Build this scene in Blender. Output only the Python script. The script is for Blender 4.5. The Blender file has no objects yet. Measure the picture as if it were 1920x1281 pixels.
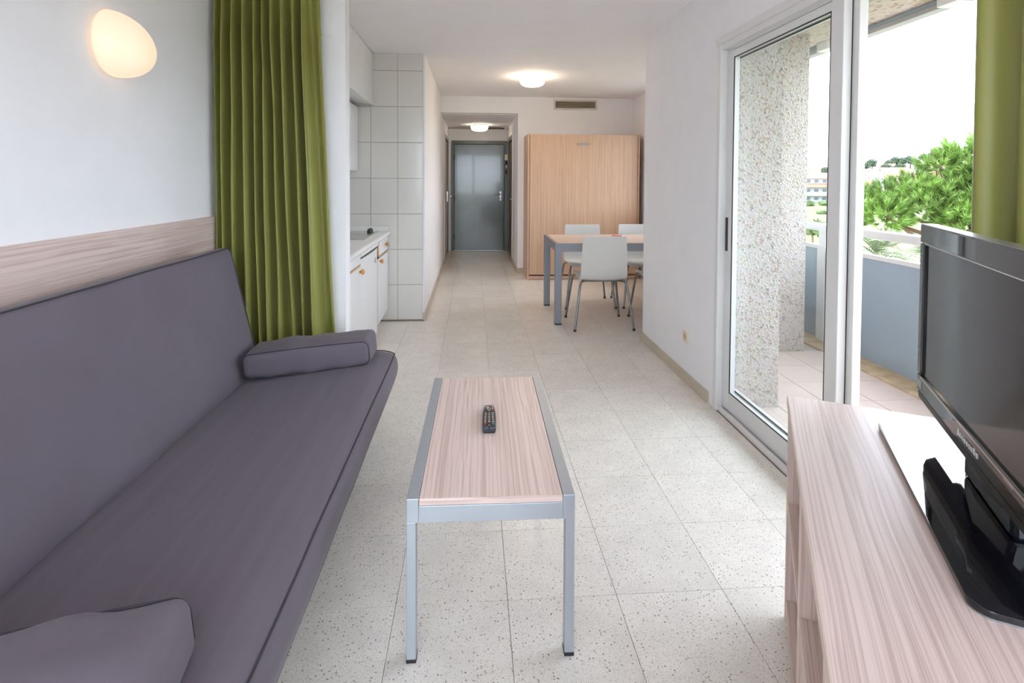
import bpy, bmesh, math, random
from mathutils import Vector, Matrix, noise
random.seed(7)
R = math.radians
scene = bpy.context.scene
COL = scene.collection

# ------------------------------------------------------------------ camera
cam_d = bpy.data.cameras.new('camera')
cam = bpy.data.objects.new('camera', cam_d); COL.objects.link(cam)
right = Vector((0.99737625, -0.07219284, 0.00536806))
down = Vector((0.00342622, -0.02699501, -0.9996297))
fwd = Vector((0.07231102, 0.99702531, -0.02667683))
m = Matrix.Identity(4)
for i in range(3):
    m[i][0] = right[i]; m[i][1] = -down[i]; m[i][2] = -fwd[i]
m[0][3], m[1][3], m[2][3] = 0.0, 0.0, 1.325
cam.matrix_world = m
cam_d.sensor_fit = 'HORIZONTAL'; cam_d.sensor_width = 36.0
cam_d.lens = 36.0 * 1000 / 1920
cam_d.shift_y = -(640.5 - 362.9) / 1920
cam_d.clip_start = 0.02; cam_d.clip_end = 3000
scene.camera = cam

# ------------------------------------------------------------------ world: bright overcast sky
world = bpy.data.worlds.new('overcast_sky'); scene.world = world; world.use_nodes = True
wn = world.node_tree.nodes; wl = world.node_tree.links
bg = wn['Background']
SKY = 6.0
tc = wn.new('ShaderNodeTexCoord'); nz = wn.new('ShaderNodeTexNoise'); rp = wn.new('ShaderNodeValToRGB')
nz.inputs['Scale'].default_value = 2.2; nz.inputs['Detail'].default_value = 4
rp.color_ramp.elements[0].position = 0.3; rp.color_ramp.elements[0].color = (0.75, 0.85, 1.0, 1)
rp.color_ramp.elements[1].position = 0.7; rp.color_ramp.elements[1].color = (0.84, 0.905, 1.0, 1)
wl.new(tc.outputs['Generated'], nz.inputs['Vector']); wl.new(nz.outputs['Fac'], rp.inputs['Fac'])
wl.new(rp.outputs['Color'], bg.inputs['Color'])
bg.inputs['Strength'].default_value = SKY

vs = scene.view_settings
vs.view_transform = 'Standard'; vs.look = 'None'; vs.gamma = 1.0; vs.use_curve_mapping = False
vs.exposure = 0.55
scene.display_settings.display_device = 'sRGB'
scene.cycles.max_bounces = 12; scene.cycles.diffuse_bounces = 8; scene.cycles.transparent_max_bounces = 16

# ------------------------------------------------------------------ materials
MATS = {}
def nodes_of(name):
    mt = bpy.data.materials.new(name); mt.use_nodes = True
    MATS[name] = mt
    nt = mt.node_tree
    return mt, nt.nodes, nt.links, nt.nodes['Principled BSDF']
def pbr(name, col, rough=0.5, metal=0.0, spec=0.5, var=0.04, scale=6.0, bump=0.0, bscale=150.0, coat=0.0, sheen=0.0):
    """plain material with a little procedural tone variation and optional fine relief"""
    mt, n, l, b = nodes_of(name)
    b.inputs['Roughness'].default_value = rough; b.inputs['Metallic'].default_value = metal
    b.inputs['Specular IOR Level'].default_value = spec
    b.inputs['Coat Weight'].default_value = coat
    b.inputs['Sheen Weight'].default_value = sheen
    t = n.new('ShaderNodeTexCoord'); z = n.new('ShaderNodeTexNoise'); r = n.new('ShaderNodeValToRGB')
    z.inputs['Scale'].default_value = scale; z.inputs['Detail'].default_value = 3
    lo = tuple(max(0, c * (1 - var)) for c in col) + (1,); hi = tuple(min(1, c * (1 + var)) for c in col) + (1,)
    r.color_ramp.elements[0].position = .3; r.color_ramp.elements[1].position = .7
    r.color_ramp.elements[0].color = lo; r.color_ramp.elements[1].color = hi
    l.new(t.outputs['Object'], z.inputs['Vector']); l.new(z.outputs['Fac'], r.inputs['Fac']); l.new(r.outputs['Color'], b.inputs['Base Color'])
    if bump:
        z2 = n.new('ShaderNodeTexNoise'); z2.inputs['Scale'].default_value = bscale; z2.inputs['Detail'].default_value = 2
        bp = n.new('ShaderNodeBump'); bp.inputs['Strength'].default_value = bump; bp.inputs['Distance'].default_value = .003
        l.new(t.outputs['Object'], z2.inputs['Vector']); l.new(z2.outputs['Fac'], bp.inputs['Height']); l.new(bp.outputs['Normal'], b.inputs['Normal'])
    return mt
def wood(name, base, dark, axis, rough=0.38, fine=1.0, lines=1.0, contrast=1.0):
    """laminate with long grain lines along the given axis (0,1,2)"""
    mt, n, l, b = nodes_of(name)
    b.inputs['Roughness'].default_value = rough
    t = n.new('ShaderNodeTexCoord')
    # gentle waviness of the grain
    mw = n.new('ShaderNodeMapping'); sw = [7.0 * lines] * 3; sw[axis] = 2.6; mw.inputs['Scale'].default_value = sw
    zw = n.new('ShaderNodeTexNoise'); zw.inputs['Scale'].default_value = 1.0; zw.inputs['Detail'].default_value = 1.5
    l.new(t.outputs['Object'], mw.inputs['Vector']); l.new(mw.outputs['Vector'], zw.inputs['Vector'])
    sb = n.new('ShaderNodeVectorMath'); sb.operation = 'SUBTRACT'; sb.inputs[1].default_value = (.5, .5, .5); l.new(zw.outputs['Color'], sb.inputs[0])
    wv = n.new('ShaderNodeVectorMath'); wv.operation = 'MULTIPLY_ADD'; wv.inputs[1].default_value = (.014, .014, .014)
    l.new(sb.outputs[0], wv.inputs[0]); l.new(t.outputs['Object'], wv.inputs[2])
    def layer(across, along, detail):
        mp = n.new('ShaderNodeMapping'); q = [across] * 3; q[axis] = along
        mp.inputs['Scale'].default_value = q
        z = n.new('ShaderNodeTexNoise'); z.inputs['Scale'].default_value = 1.0; z.inputs['Detail'].default_value = detail
        l.new(wv.outputs[0], mp.inputs['Vector']); l.new(mp.outputs['Vector'], z.inputs['Vector'])
        return z
    a = layer(120 * fine, .55, 1.0); f = layer(330 * fine, 1.0, 1.0)
    sc = n.new('ShaderNodeMath'); sc.operation = 'MULTIPLY'; sc.inputs[1].default_value = .5
    ad = n.new('ShaderNodeMath'); ad.operation = 'MULTIPLY_ADD'; ad.inputs[1].default_value = .5
    l.new(f.outputs['Fac'], sc.inputs[0]); l.new(a.outputs['Fac'], ad.inputs[0]); l.new(sc.outputs[0], ad.inputs[2])
    r = n.new('ShaderNodeValToRGB')
    r.color_ramp.elements[0].position = .5 - .13 / contrast; r.color_ramp.elements[0].color = tuple(dark) + (1,)
    r.color_ramp.elements[1].position = .5 + .07 / contrast; r.color_ramp.elements[1].color = tuple(base) + (1,)
    l.new(ad.outputs[0], r.inputs['Fac']); l.new(r.outputs['Color'], b.inputs['Base Color'])
    bp = n.new('ShaderNodeBump'); bp.inputs['Strength'].default_value = .12; bp.inputs['Distance'].default_value = .001
    l.new(ad.outputs[0], bp.inputs['Height']); l.new(bp.outputs['Normal'], b.inputs['Normal'])
    return mt
def terrazzo(name, base, rough=.28, chips=1.0):
    mt, n, l, b = nodes_of(name)
    b.inputs['Roughness'].default_value = rough
    g = n.new('ShaderNodeNewGeometry'); oi = n.new('ShaderNodeObjectInfo')
    off = n.new('ShaderNodeVectorMath'); off.operation = 'MULTIPLY_ADD'
    cmb = n.new('ShaderNodeCombineXYZ')
    for k in range(3): l.new(oi.outputs['Random'], cmb.inputs[k])
    off.inputs[1].default_value = (13, 17, 11)
    l.new(cmb.outputs[0], off.inputs[0]); l.new(g.outputs['Position'], off.inputs[2])
    # mottled cement ground, lightly different from tile to tile
    z = n.new('ShaderNodeTexNoise'); z.inputs['Scale'].default_value = 9; z.inputs['Detail'].default_value = 5
    l.new(off.outputs[0], z.inputs['Vector'])
    r0 = n.new('ShaderNodeValToRGB'); r0.color_ramp.elements[0].position = .3; r0.color_ramp.elements[1].position = .7
    r0.color_ramp.elements[0].color = tuple(c * .93 for c in base) + (1,); r0.color_ramp.elements[1].color = tuple(min(1, c * 1.04) for c in base) + (1,)
    l.new(z.outputs['Fac'], r0.inputs['Fac'])
    prev = r0.outputs['Color']
    hv = n.new('ShaderNodeHueSaturation'); mr = n.new('ShaderNodeMapRange')
    mr.inputs['To Min'].default_value = .955; mr.inputs['To Max'].default_value = 1.03
    l.new(oi.outputs['Random'], mr.inputs['Value']); l.new(mr.outputs[0], hv.inputs['Value']); l.new(prev, hv.inputs['Color']); prev = hv.outputs['Color']
    for scale, thr, prob, ca, cb in ((95, .29, .70, (.27, .25, .24), (.38, .30, .23)), (160, .30, .48, (.42, .40, .39), (.54, .46, .38)),
                                     (280, .36, .32, (.52, .49, .47), (.60, .54, .47)), (70, .20, .90, (.15, .14, .14), (.30, .19, .13))):
        v = n.new('ShaderNodeTexVoronoi'); v.inputs['Scale'].default_value = scale
        v.inputs['Randomness'].default_value = 1.0
        l.new(off.outputs[0], v.inputs['Vector'])
        lt = n.new('ShaderNodeMapRange'); lt.inputs['From Min'].default_value = thr; lt.inputs['From Max'].default_value = thr * .75
        l.new(v.outputs['Distance'], lt.inputs['Value'])
        sp = n.new('ShaderNodeSeparateColor'); l.new(v.outputs['Color'], sp.inputs[0])
        gt = n.new('ShaderNodeMath'); gt.operation = 'GREATER_THAN'; gt.inputs[1].default_value = 1 - (1 - prob) * chips
        l.new(sp.outputs[0], gt.inputs[0])
        mk = n.new('ShaderNodeMath'); mk.operation = 'MULTIPLY'; l.new(lt.outputs[0], mk.inputs[0]); l.new(gt.outputs[0], mk.inputs[1])
        cc = n.new('ShaderNodeMix'); cc.data_type = 'RGBA'; cc.inputs[6].default_value = ca + (1,); cc.inputs[7].default_value = cb + (1,)
        l.new(sp.outputs[1], cc.inputs[0])
        mx = n.new('ShaderNodeMix'); mx.data_type = 'RGBA'
        l.new(mk.outputs[0], mx.inputs[0]); l.new(prev, mx.inputs[6]); l.new(cc.outputs[2], mx.inputs[7]); prev = mx.outputs[2]
    l.new(prev, b.inputs['Base Color'])
    return mt
def stucco(name, base, rough=.9, scale=85, strength=1.0):
    mt, n, l, b = nodes_of(name)
    b.inputs['Roughness'].default_value = rough; b.inputs['Specular IOR Level'].default_value = .2
    t = n.new('ShaderNodeNewGeometry')
    v = n.new('ShaderNodeTexVoronoi'); v.inputs['Scale'].default_value = scale
    z = n.new('ShaderNodeTexNoise'); z.inputs['Scale'].default_value = 30; z.inputs['Detail'].default_value = 6
    l.new(t.outputs['Position'], v.inputs['Vector']); l.new(t.outputs['Position'], z.inputs['Vector'])
    sp = n.new('ShaderNodeSeparateColor'); l.new(v.outputs['Color'], sp.inputs[0])
    r = n.new('ShaderNodeValToRGB'); e = r.color_ramp.elements
    e[0].position = 0; e[0].color = tuple(c * .55 for c in base) + (1,)
    e[1].position = .36; e[1].color = tuple(base) + (1,)
    x = r.color_ramp.elements.new(.16); x.color = (base[0] * .86, base[1] * .76, base[2] * .64, 1)
    l.new(sp.outputs[0], r.inputs['Fac'])
    hv = n.new('ShaderNodeMix'); hv.data_type = 'RGBA'; hv.blend_type = 'MULTIPLY'; hv.inputs[0].default_value = .25
    l.new(r.outputs['Color'], hv.inputs[6]); l.new(z.outputs['Color'], hv.inputs[7])
    l.new(hv.outputs[2], b.inputs['Base Color'])
    bp = n.new('ShaderNodeBump'); bp.inputs['Strength'].default_value = strength; bp.inputs['Distance'].default_value = .006
    l.new(v.outputs['Distance'], bp.inputs['Height']); l.new(bp.outputs['Normal'], b.inputs['Normal'])
    return mt
def fabric(name, col, dark, rough=.8, sheen=.3, streak=None, weave=600):
    mt, n, l, b = nodes_of(name)
    b.inputs['Roughness'].default_value = rough; b.inputs['Sheen Weight'].default_value = sheen; b.inputs['Sheen Roughness'].default_value = .4
    b.inputs['Specular IOR Level'].default_value = .3
    t = n.new('ShaderNodeTexCoord'); mp = n.new('ShaderNodeMapping')
    mp.inputs['Scale'].default_value = streak or (3, 3, 3)
    z = n.new('ShaderNodeTexNoise'); z.inputs['Scale'].default_value = 1; z.inputs['Detail'].default_value = 4
    r = n.new('ShaderNodeValToRGB'); r.color_ramp.elements[0].position = .3; r.color_ramp.elements[1].position = .7
    r.color_ramp.elements[0].color = tuple(dark) + (1,); r.color_ramp.elements[1].color = tuple(col) + (1,)
    l.new(t.outputs['Object'], mp.inputs['Vector']); l.new(mp.outputs['Vector'], z.inputs['Vector'])
    l.new(z.outputs['Fac'], r.inputs['Fac']); l.new(r.outputs['Color'], b.inputs['Base Color'])
    z2 = n.new('ShaderNodeTexNoise'); z2.inputs['Scale'].default_value = weave
    bp = n.new('ShaderNodeBump'); bp.inputs['Strength'].default_value = .15; bp.inputs['Distance'].default_value = .001
    l.new(t.outputs['Object'], z2.inputs['Vector']); l.new(z2.outputs['Fac'], bp.inputs['Height']); l.new(bp.outputs['Normal'], b.inputs['Normal'])
    return mt
def glass(name, refl=.07, tint=(.97, .985, .98)):
    """thin window pane: mostly clear, mirror-like at grazing angles"""
    mt, n, l, b = nodes_of(name)
    n.remove(b)
    out = n['Material Output']
    tr = n.new('ShaderNodeBsdfTransparent'); tr.inputs[0].default_value = tint + (1,)
    gl = n.new('ShaderNodeBsdfGlossy'); gl.inputs['Roughness'].default_value = .0
    lw = n.new('ShaderNodeLayerWeight'); lw.inputs['Blend'].default_value = .5
    pw = n.new('ShaderNodeMath'); pw.operation = 'POWER'; pw.inputs[1].default_value = 5.0
    fz = n.new('ShaderNodeMath'); fz.operation = 'MULTIPLY_ADD'; fz.inputs[1].default_value = .9; fz.inputs[2].default_value = .025
    l.new(lw.outputs['Facing'], pw.inputs[0]); l.new(pw.outputs[0], fz.inputs[0])
    mx = n.new('ShaderNodeMixShader')
    l.new(fz.outputs[0], mx.inputs[0]); l.new(tr.outputs[0], mx.inputs[1]); l.new(gl.outputs[0], mx.inputs[2]); l.new(mx.outputs[0], out.inputs['Surface'])
    return mt
def lampmat(name, col, strength, base=(.9, .88, .84)):
    mt, n, l, b = nodes_of(name)
    b.inputs['Base Color'].default_value = base + (1,)
    b.inputs['Roughness'].default_value = .3
    b.inputs['Emission Color'].default_value = tuple(col) + (1,)
    b.inputs['Emission Strength'].default_value = strength
    return mt

pbr('wall_paint', (.86, .85, .87), .75, var=.015, bump=.08, bscale=60, spec=.25)
pbr('ceiling_paint', (.88, .86, .875), .85, var=.01, spec=.2)
pbr('trim_white', (.82, .82, .81), .35, var=.01)
terrazzo('terrazzo', (.80, .75, .69))
terrazzo('terrazzo_skirting', (.55, .47, .37), .35, .8)
pbr('grout', (.50, .42, .34), .9)
pbr('tile_glaze', (.74, .72, .68), .18, var=.03, scale=2.0, coat=.2)
pbr('tile_grout', (.40, .355, .30), .9)
wood('ash_y', (.72, .575, .525), (.53, .395, .345), 1)
wood('ash_panel', (.72, .575, .525), (.53, .395, .345), 1)
wood('ash_edge_x', (.72, .575, .525), (.53, .395, .345), 0)
wood('unit_wood', (.72, .575, .525), (.53, .395, .345), 1)
wood('unit_wood_v', (.72, .575, .525), (.53, .395, .345), 2)
wood('bed_wood', (.60, .40, .275), (.47, .295, .195), 2, fine=1.0, lines=2.2, contrast=1.0)
wood('bed_side', (.60, .40, .275), (.47, .295, .195), 2, fine=1.0, lines=2.2, contrast=1.0)
wood('dining_wood', (.66, .50, .41), (.54, .39, .31), 0)
pbr('edge_band', (.70, .56, .47), .5)
pbr('alu_grey', (.42, .45, .49), .38, metal=.55, var=.03)
pbr('table_grey', (.27, .29, .32), .4, metal=.45, var=.03)
pbr('black_plastic', (.012, .012, .014), .45)
pbr('gloss_black', (.006, .006, .009), .04, coat=.35)
pbr('screen', (.010, .010, .013), .10, spec=.5)
pbr('tv_side', (.30, .31, .33), .25, metal=.6)
pbr('tv_chrome', (.55, .50, .47), .2, metal=.9)
pbr('silver_print', (.65, .65, .65), .4)
fabric('sofa_fabric', (.138, .116, .142), (.120, .100, .122), .75, .10)
fabric('sofa_seat_fabric', (.138, .116, .142), (.120, .100, .122), .75, .10, streak=(30, 1.6, 4))
pbr('piping', (.040, .035, .045), .8)
fabric('curtain_green', (.270, .268, .072), (.225, .225, .055), .36, .12, streak=(2, 2, 1))
pbr('cabinet_white', (.80, .80, .81), .35, var=.012)
pbr('counter_white', (.80, .79, .77), .25, var=.015)
pbr('knob_wood', (.62, .27, .05), .35)
wood('edge_wood', (.58, .34, .18), (.45, .24, .12), 1)
pbr('steel', (.60, .59, .57), .3, metal=.9)
pbr('chrome', (.72, .72, .72), .15, metal=1.0)
pbr('chair_shell', (.72, .71, .68), .35, var=.01)
pbr('chair_leg', (.26, .26, .27), .3, metal=.8)
pbr('door_green', (.105, .125, .118), .15, var=.06, scale=3, spec=.8, coat=.3)
pbr('door_frame_green', (.105, .125, .115), .3, var=.04)
pbr('door_brown', (.20, .14, .10), .4)
pbr('ivory_plastic', (.78, .70, .54), .35)
pbr('cream_trim', (.78, .72, .62), .5)
pbr('pvc_white', (.74, .73, .72), .3, var=.01)
pbr('alu_white', (.78, .77, .76), .32, var=.01)
pbr('vent_frame', (.66, .62, .57), .4)
pbr('vent_slat', (.42, .36, .29), .5)
pbr('dark_oval', (.03, .025, .02), .8)
glass('pane_glass')
stucco('stucco_white', (.62, .565, .535))
stucco('stucco_ceiling', (.60, .53, .46), scale=40)
pbr('balcony_tile', (.64, .515, .46), .45, var=.06, scale=4)
pbr('balcony_grout', (.50, .42, .37), .9)
pbr('bounce_paving', (.50, .47, .43), .85, var=.08, scale=.5)
pbr('kerb_stone', (.56, .42, .27), .6, var=.2, scale=14)
pbr('rail_white', (.78, .79, .80), .35)
pbr('balustrade_blue', (.35, .45, .53), .16, var=.03, scale=3)
pbr('awning_blue', (.42, .52, .60), .5)
pbr('awning_grey', (.42, .42, .43), .45)
lampmat('opal_warm', (1.0, .70, .44), .52, (.55, .50, .45))
lampmat('opal_hot', (1.0, .79, .56), 22.0)
lampmat('opal_hall', (1.0, .84, .66), 9.0)
pbr('red_print', (.62, .10, .06), .5); pbr('paper', (.8, .78, .74), .6)
for nm, c in (('btn_white', (.45, .45, .44)), ('btn_blue', (.05, .12, .35)), ('btn_yellow', (.75, .45, .10)), ('btn_green', (.02, .32, .18)), ('btn_red', (.60, .03, .05)), ('btn_magenta', (.32, .03, .10)), ('btn_teal', (.02, .20, .22)), ('remote_body', (.022, .016, .013)), ('remote_end', (.03, .04, .055))):
    pbr(nm, c, .4)
pbr('pine_needles', (.150, .250, .045), .6, var=.45, scale=.9)
pbr('bark', (.16, .10, .06), .9)
pbr('palm_leaf', (.20, .24, .13), .55, var=.35, scale=1.0)
pbr('shrub_leaf', (.10, .16, .04), .7, var=.4, scale=.5)
pbr('far_foliage', (.05, .08, .045), .9, var=.3, scale=.3)
pbr('field_grass', (.13, .14, .05), .95, var=.35, scale=.08)
pbr('dry_soil', (.32, .23, .15), .95, var=.2, scale=.3)
pbr('hill_soil', (.26, .24, .16), .95, var=.3, scale=.03)
pbr('house_wall', (.46, .36, .31), .9, var=.06, scale=.2)
pbr('house_white', (.52, .50, .48), .9, var=.04, scale=.2)
pbr('roof_tile', (.36, .15, .10), .9, var=.12, scale=.5)
pbr('house_window', (.10, .14, .20), .3)
pbr('concrete', (.5, .49, .47), .8)

# ------------------------------------------------------------------ mesh helpers
def box(bm, x0, x1, y0, y1, z0, z1, bevel=0.0, seg=2):
    r = bmesh.ops.create_cube(bm, size=1.0)
    vs_ = r['verts']
    for v in vs_:
        v.co = Vector(((x0 + x1) / 2 + v.co.x * (x1 - x0), (y0 + y1) / 2 + v.co.y * (y1 - y0), (z0 + z1) / 2 + v.co.z * (z1 - z0)))
    if bevel > 0:
        es = list({e for v in vs_ for e in v.link_edges})
        bmesh.ops.bevel(bm, geom=es, offset=bevel, segments=seg, affect='EDGES', profile=.5)
    return bm
def nb(*boxes, bevel=0.0, seg=2):
    bm = bmesh.new()
    for b_ in boxes: box(bm, *b_, bevel=bevel, seg=seg)
    return bm
def tube(bm, pts, r, n=8, closed=False, caps=True, radii=None):
    pts = [Vector(p) for p in pts]; N = len(pts); rings = []
    prev = None
    for i, p in enumerate(pts):
        if closed: t = (pts[(i + 1) % N] - pts[i - 1]).normalized()
        else: t = (pts[min(i + 1, N - 1)] - pts[max(i - 1, 0)]).normalized()
        if prev is None:
            a = Vector((0, 0, 1)) if abs(t.z) < .9 else Vector((1, 0, 0))
            u = t.cross(a).normalized()
        else:
            u = (prev - t * prev.dot(t)).normalized()
        prev = u; w = t.cross(u)
        rr = radii[i] if radii else r
        rings.append([bm.verts.new(p + (u * math.cos(k * 2 * math.pi / n) + w * math.sin(k * 2 * math.pi / n)) * rr) for k in range(n)])
    M = N if closed else N - 1
    for i in range(M):
        A, B = rings[i], rings[(i + 1) % N]
        for k in range(n): bm.faces.new((A[k], A[(k + 1) % n], B[(k + 1) % n], B[k]))
    if caps and not closed:
        bm.faces.new(rings[0][::-1]); bm.faces.new(rings[-1])
    return bm
def lathe(bm, prof, n=32, axis='z', c=(0, 0, 0)):
    """prof: (radius, height) list; closed at the ends where the radius is zero"""
    rings = []
    for r, h in prof:
        ring = []
        for k in range(n if r > 1e-6 else 1):
            a = 2 * math.pi * k / n; p = (r * math.cos(a), r * math.sin(a), h)
            if axis == 'x': p = (p[2], p[0], p[1])
            if axis == 'y': p = (p[0], p[2], p[1])
            ring.append(bm.verts.new((p[0] + c[0], p[1] + c[1], p[2] + c[2])))
        rings.append(ring)
    for A, B in zip(rings, rings[1:]):
        for k in range(n):
            k2 = (k + 1) % n
            f = [A[k % len(A)], A[k2 % len(A)], B[k2 % len(B)], B[k % len(B)]]
            f = list(dict.fromkeys(f))
            if len(f) > 2: bm.faces.new(f)
    return bm
def loft(bm, secs, caps=True):
    """secs: list of closed loops with the same number of points"""
    rs = [[bm.verts.new(p) for p in s] for s in secs]; n = len(rs[0])
    for A, B in zip(rs, rs[1:]):
        for k in range(n): bm.faces.new((A[k], A[(k + 1) % n], B[(k + 1) % n], B[k]))
    if caps: bm.faces.new(rs[0][::-1]); bm.faces.new(rs[-1])
    return bm
def prism(bm, outline, z0, z1, bevel=0.0):
    A = [bm.verts.new((x, y, z0)) for x, y in outline]; B = [bm.verts.new((x, y, z1)) for x, y in outline]
    n = len(A)
    for k in range(n): bm.faces.new((A[k], A[(k + 1) % n], B[(k + 1) % n], B[k]))
    bm.faces.new(A[::-1]); t = bm.faces.new(B)
    if bevel: bmesh.ops.bevel(bm, geom=list(t.edges), offset=bevel, segments=2, affect='EDGES', profile=.5)
    return bm
def soft_box(hx, hy, hz, r, nx, ny, nz, bulge=0.0, wr=0.0, seed=0):
    """cushion: box with rounded edges on a fine grid, bulging and slightly creased"""
    def coords(h, n):
        e = [-h, -h + r * .12, -h + r * .35, -h + r * .65, -h + r]
        mid = [-(h - r) + 2 * (h - r) * k / n for k in range(1, n)]
        return e + mid + [-v for v in e[::-1]]
    X, Y, Z = coords(hx, nx), coords(hy, ny), coords(hz, nz)
    bm = bmesh.new(); cache = {}
    def V(x, y, z):
        k = (round(x, 6), round(y, 6), round(z, 6))
        if k not in cache:
            p = Vector((x, y, z)); q = Vector((max(-(hx - r), min(hx - r, x)), max(-(hy - r), min(hy - r, y)), max(-(hz - r), min(hz - r, z))))
            d = p - q
            if d.length > 1e-9:
                p = q + d.normalized() * r
            bx_, by_ = max(0, 1 - (p.x / hx) ** 2), max(0, 1 - (p.y / hy) ** 2)
            bz_ = max(0, 1 - (p.z / hz) ** 2)
            p.z += math.copysign(bulge * math.sqrt(bx_ * by_), p.z) if abs(p.z) > hz * .3 else 0
            p.y += math.copysign(bulge * .4 * bx_ * bz_, p.y)
            if wr:
                nn = noise.noise(Vector((p.x * 9 + seed, p.y * 9, p.z * 9)))
                p += Vector((0, nn * wr * .5, nn * wr))
            cache[k] = bm.verts.new(p)
        return cache[k]
    def face(A, B, fn):
        for i in range(len(A) - 1):
            for j in range(len(B) - 1):
                f = [fn(A[i], B[j]), fn(A[i + 1], B[j]), fn(A[i + 1], B[j + 1]), fn(A[i], B[j + 1])]
                try: bm.faces.new(f)
                except ValueError: pass
    for s in (-1, 1):
        face(X, Y, lambda a, b: V(a, b, s * hz)); face(X, Z, lambda a, b: V(a, s * hy, b)); face(Y, Z, lambda a, b: V(s * hx, a, b))
    return bm
def obj(name, bm, mat, parent=None, smooth=False, loc=None, rot=None, recalc=True):
    if recalc: bmesh.ops.recalc_face_normals(bm, faces=bm.faces)
    me = bpy.data.meshes.new(name); bm.to_mesh(me); bm.free()
    for mt in (mat if isinstance(mat, (list, tuple)) else [mat]): me.materials.append(MATS[mt])
    if smooth:
        me.shade_smooth()
        if smooth != 'all':
            me.set_sharp_from_angle(angle=R(smooth if not isinstance(smooth, bool) else 40))
    o = bpy.data.objects.new(name, me); COL.objects.link(o)
    if parent: o.parent = parent
    if loc: o.location = loc
    if rot: o.rotation_euler = rot
    return o
def tag(o, label, cat, group=None, kind=None):
    o['label'] = label; o['category'] = cat
    if group: o['group'] = group
    if kind: o['kind'] = kind
    return o
def thing(name, label, cat, loc=(0, 0, 0), rotz=0, group=None, kind=None):
    o = bpy.data.objects.new(name, None); COL.objects.link(o); o.empty_display_size = .1
    o.location = loc; o.rotation_euler = (0, 0, rotz)
    return tag(o, label, cat, group, kind)
def struct(name, bm, mat, label, cat, **k):
    o = obj(name, bm, mat, **k); return tag(o, label, cat, kind='structure')
def share(o, loc, parent):
    c = o.copy(); COL.objects.link(c); c.parent = parent; c.location = loc
    return c
def copy_tree(o, parent=None):
    c = o.copy(); COL.objects.link(c); c.parent = parent
    for ch in list(o.children): copy_tree(ch, c)
    return c

H = 2.48
# ------------------------------------------------------------------ shell: floor with terrazzo tiles
fl = struct('floor', nb((-1.6, 1.505, -1.3, 4.2, -.15, -.006), (-1.6, 2.45, 4.2, 7.6, -.15, -.006), (-.62, .80, 7.6, 10.05, -.15, -.006)), 'grout', 'cream speckled terrazzo tile floor of the apartment', 'floor')
PX_, PY_ = .348, .333; X0 = .112; Y0 = 1.64
tile_meshes = {}
def floor_tile(x0, x1, y0, y1, bx_=.0011):
    w, d = round(x1 - x0, 3), round(y1 - y0, 3)
    if w < .02 or d < .02: return
    if (w, d) not in tile_meshes:
        t = bmesh.new(); g = .0008
        A = [(-w / 2 + g, -d / 2 + g), (w / 2 - g, -d / 2 + g), (w / 2 - g, d / 2 - g), (-w / 2 + g, d / 2 - g)]
        prism(t, A, -.006, 0.0, bevel=.0003)
        o = obj('floor_tile', t, 'terrazzo', fl); tile_meshes[(w, d)] = o
        o.location = ((x0 + x1) / 2, (y0 + y1) / 2, 0)
    else:
        share(tile_meshes[(w, d)], ((x0 + x1) / 2, (y0 + y1) / 2, 0), fl)
def lay(xa, xb, ya, yb):
    i0 = math.floor((xa - X0) / PX_); j0 = math.floor((ya - Y0) / PY_)
    i = i0
    while X0 + i * PX_ < xb - 1e-4:
        j = j0
        while Y0 + j * PY_ < yb - 1e-4:
            floor_tile(max(xa, X0 + i * PX_), min(xb, X0 + (i + 1) * PX_), max(ya, Y0 + j * PY_), min(yb, Y0 + (j + 1) * PY_))
            j += 1
        i += 1
YA, YB, YC = Y0 + 8 * PY_, Y0 + 10 * PY_, Y0 + 17 * PY_
lay(-1.45, 1.40, -.05, YA); lay(-1.45, 2.27, YA, YB); lay(-.455, 2.27, YB, YC); lay(-.455, .625, YC, 9.9); lay(.625, 2.27, YC, 7.5)
bm = bmesh.new(); prism(bm, [(-1.45, -1.3), (1.40, -1.3), (1.40, -.051), (-1.45, -.051)], -.006, 0)
o = obj('floor_field', bm, 'terrazzo', fl); o['kind'] = 'stuff'

# ceiling, walls
struct('ceiling', nb((-1.6, 2.62, -1.3, 7.62, H, H + .14)), 'ceiling_paint', 'flat white ceiling over the living and dining room', 'ceiling')
struct('ceiling_hall', nb((-.62, .80, 7.62, 10.05, 2.245, 2.40)), 'ceiling_paint', 'lowered ceiling of the entrance hall', 'ceiling')
struct('wall_left', nb((-1.60, -1.45, -1.3, 5.2, 0, H)), 'wall_paint', 'long white wall behind the sofa', 'wall')
struct('wall_partition', nb((-1.45, -.738, 3.15, 3.257, 0, H)), 'wall_paint', 'short white partition between green curtain and kitchen', 'wall')
wk = struct('wall_kitchen', nb((-1.45, -.4705, 5.036, 5.16, 0, H)), 'tile_grout', 'kitchen end wall clad in large off-white tiles', 'wall')
TW, TH = .247, .332
cols = [(-.7015, -.4705), (-.9485, -.7015), (-1.1955, -.9485), (-1.4425, -1.1955)]
kt = {}
for xa, xb in cols:
    for k in range(8):
        za, zb = k * TH + .001, min((k + 1) * TH, H)
        w, h = round(xb - xa, 3), round(zb - za, 3)
        if (w, h) not in kt:
            t = nb((-w / 2 + .0016, w / 2 - .0016, 0, .008, .0016, h - .0016), bevel=.001, seg=1)
            kt[(w, h)] = obj('wall_tile', t, 'tile_glaze', wk); kt[(w, h)].location = ((xa + xb) / 2, 5.029, za)
        else: share(kt[(w, h)], ((xa + xb) / 2, 5.029, za), wk)
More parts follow.
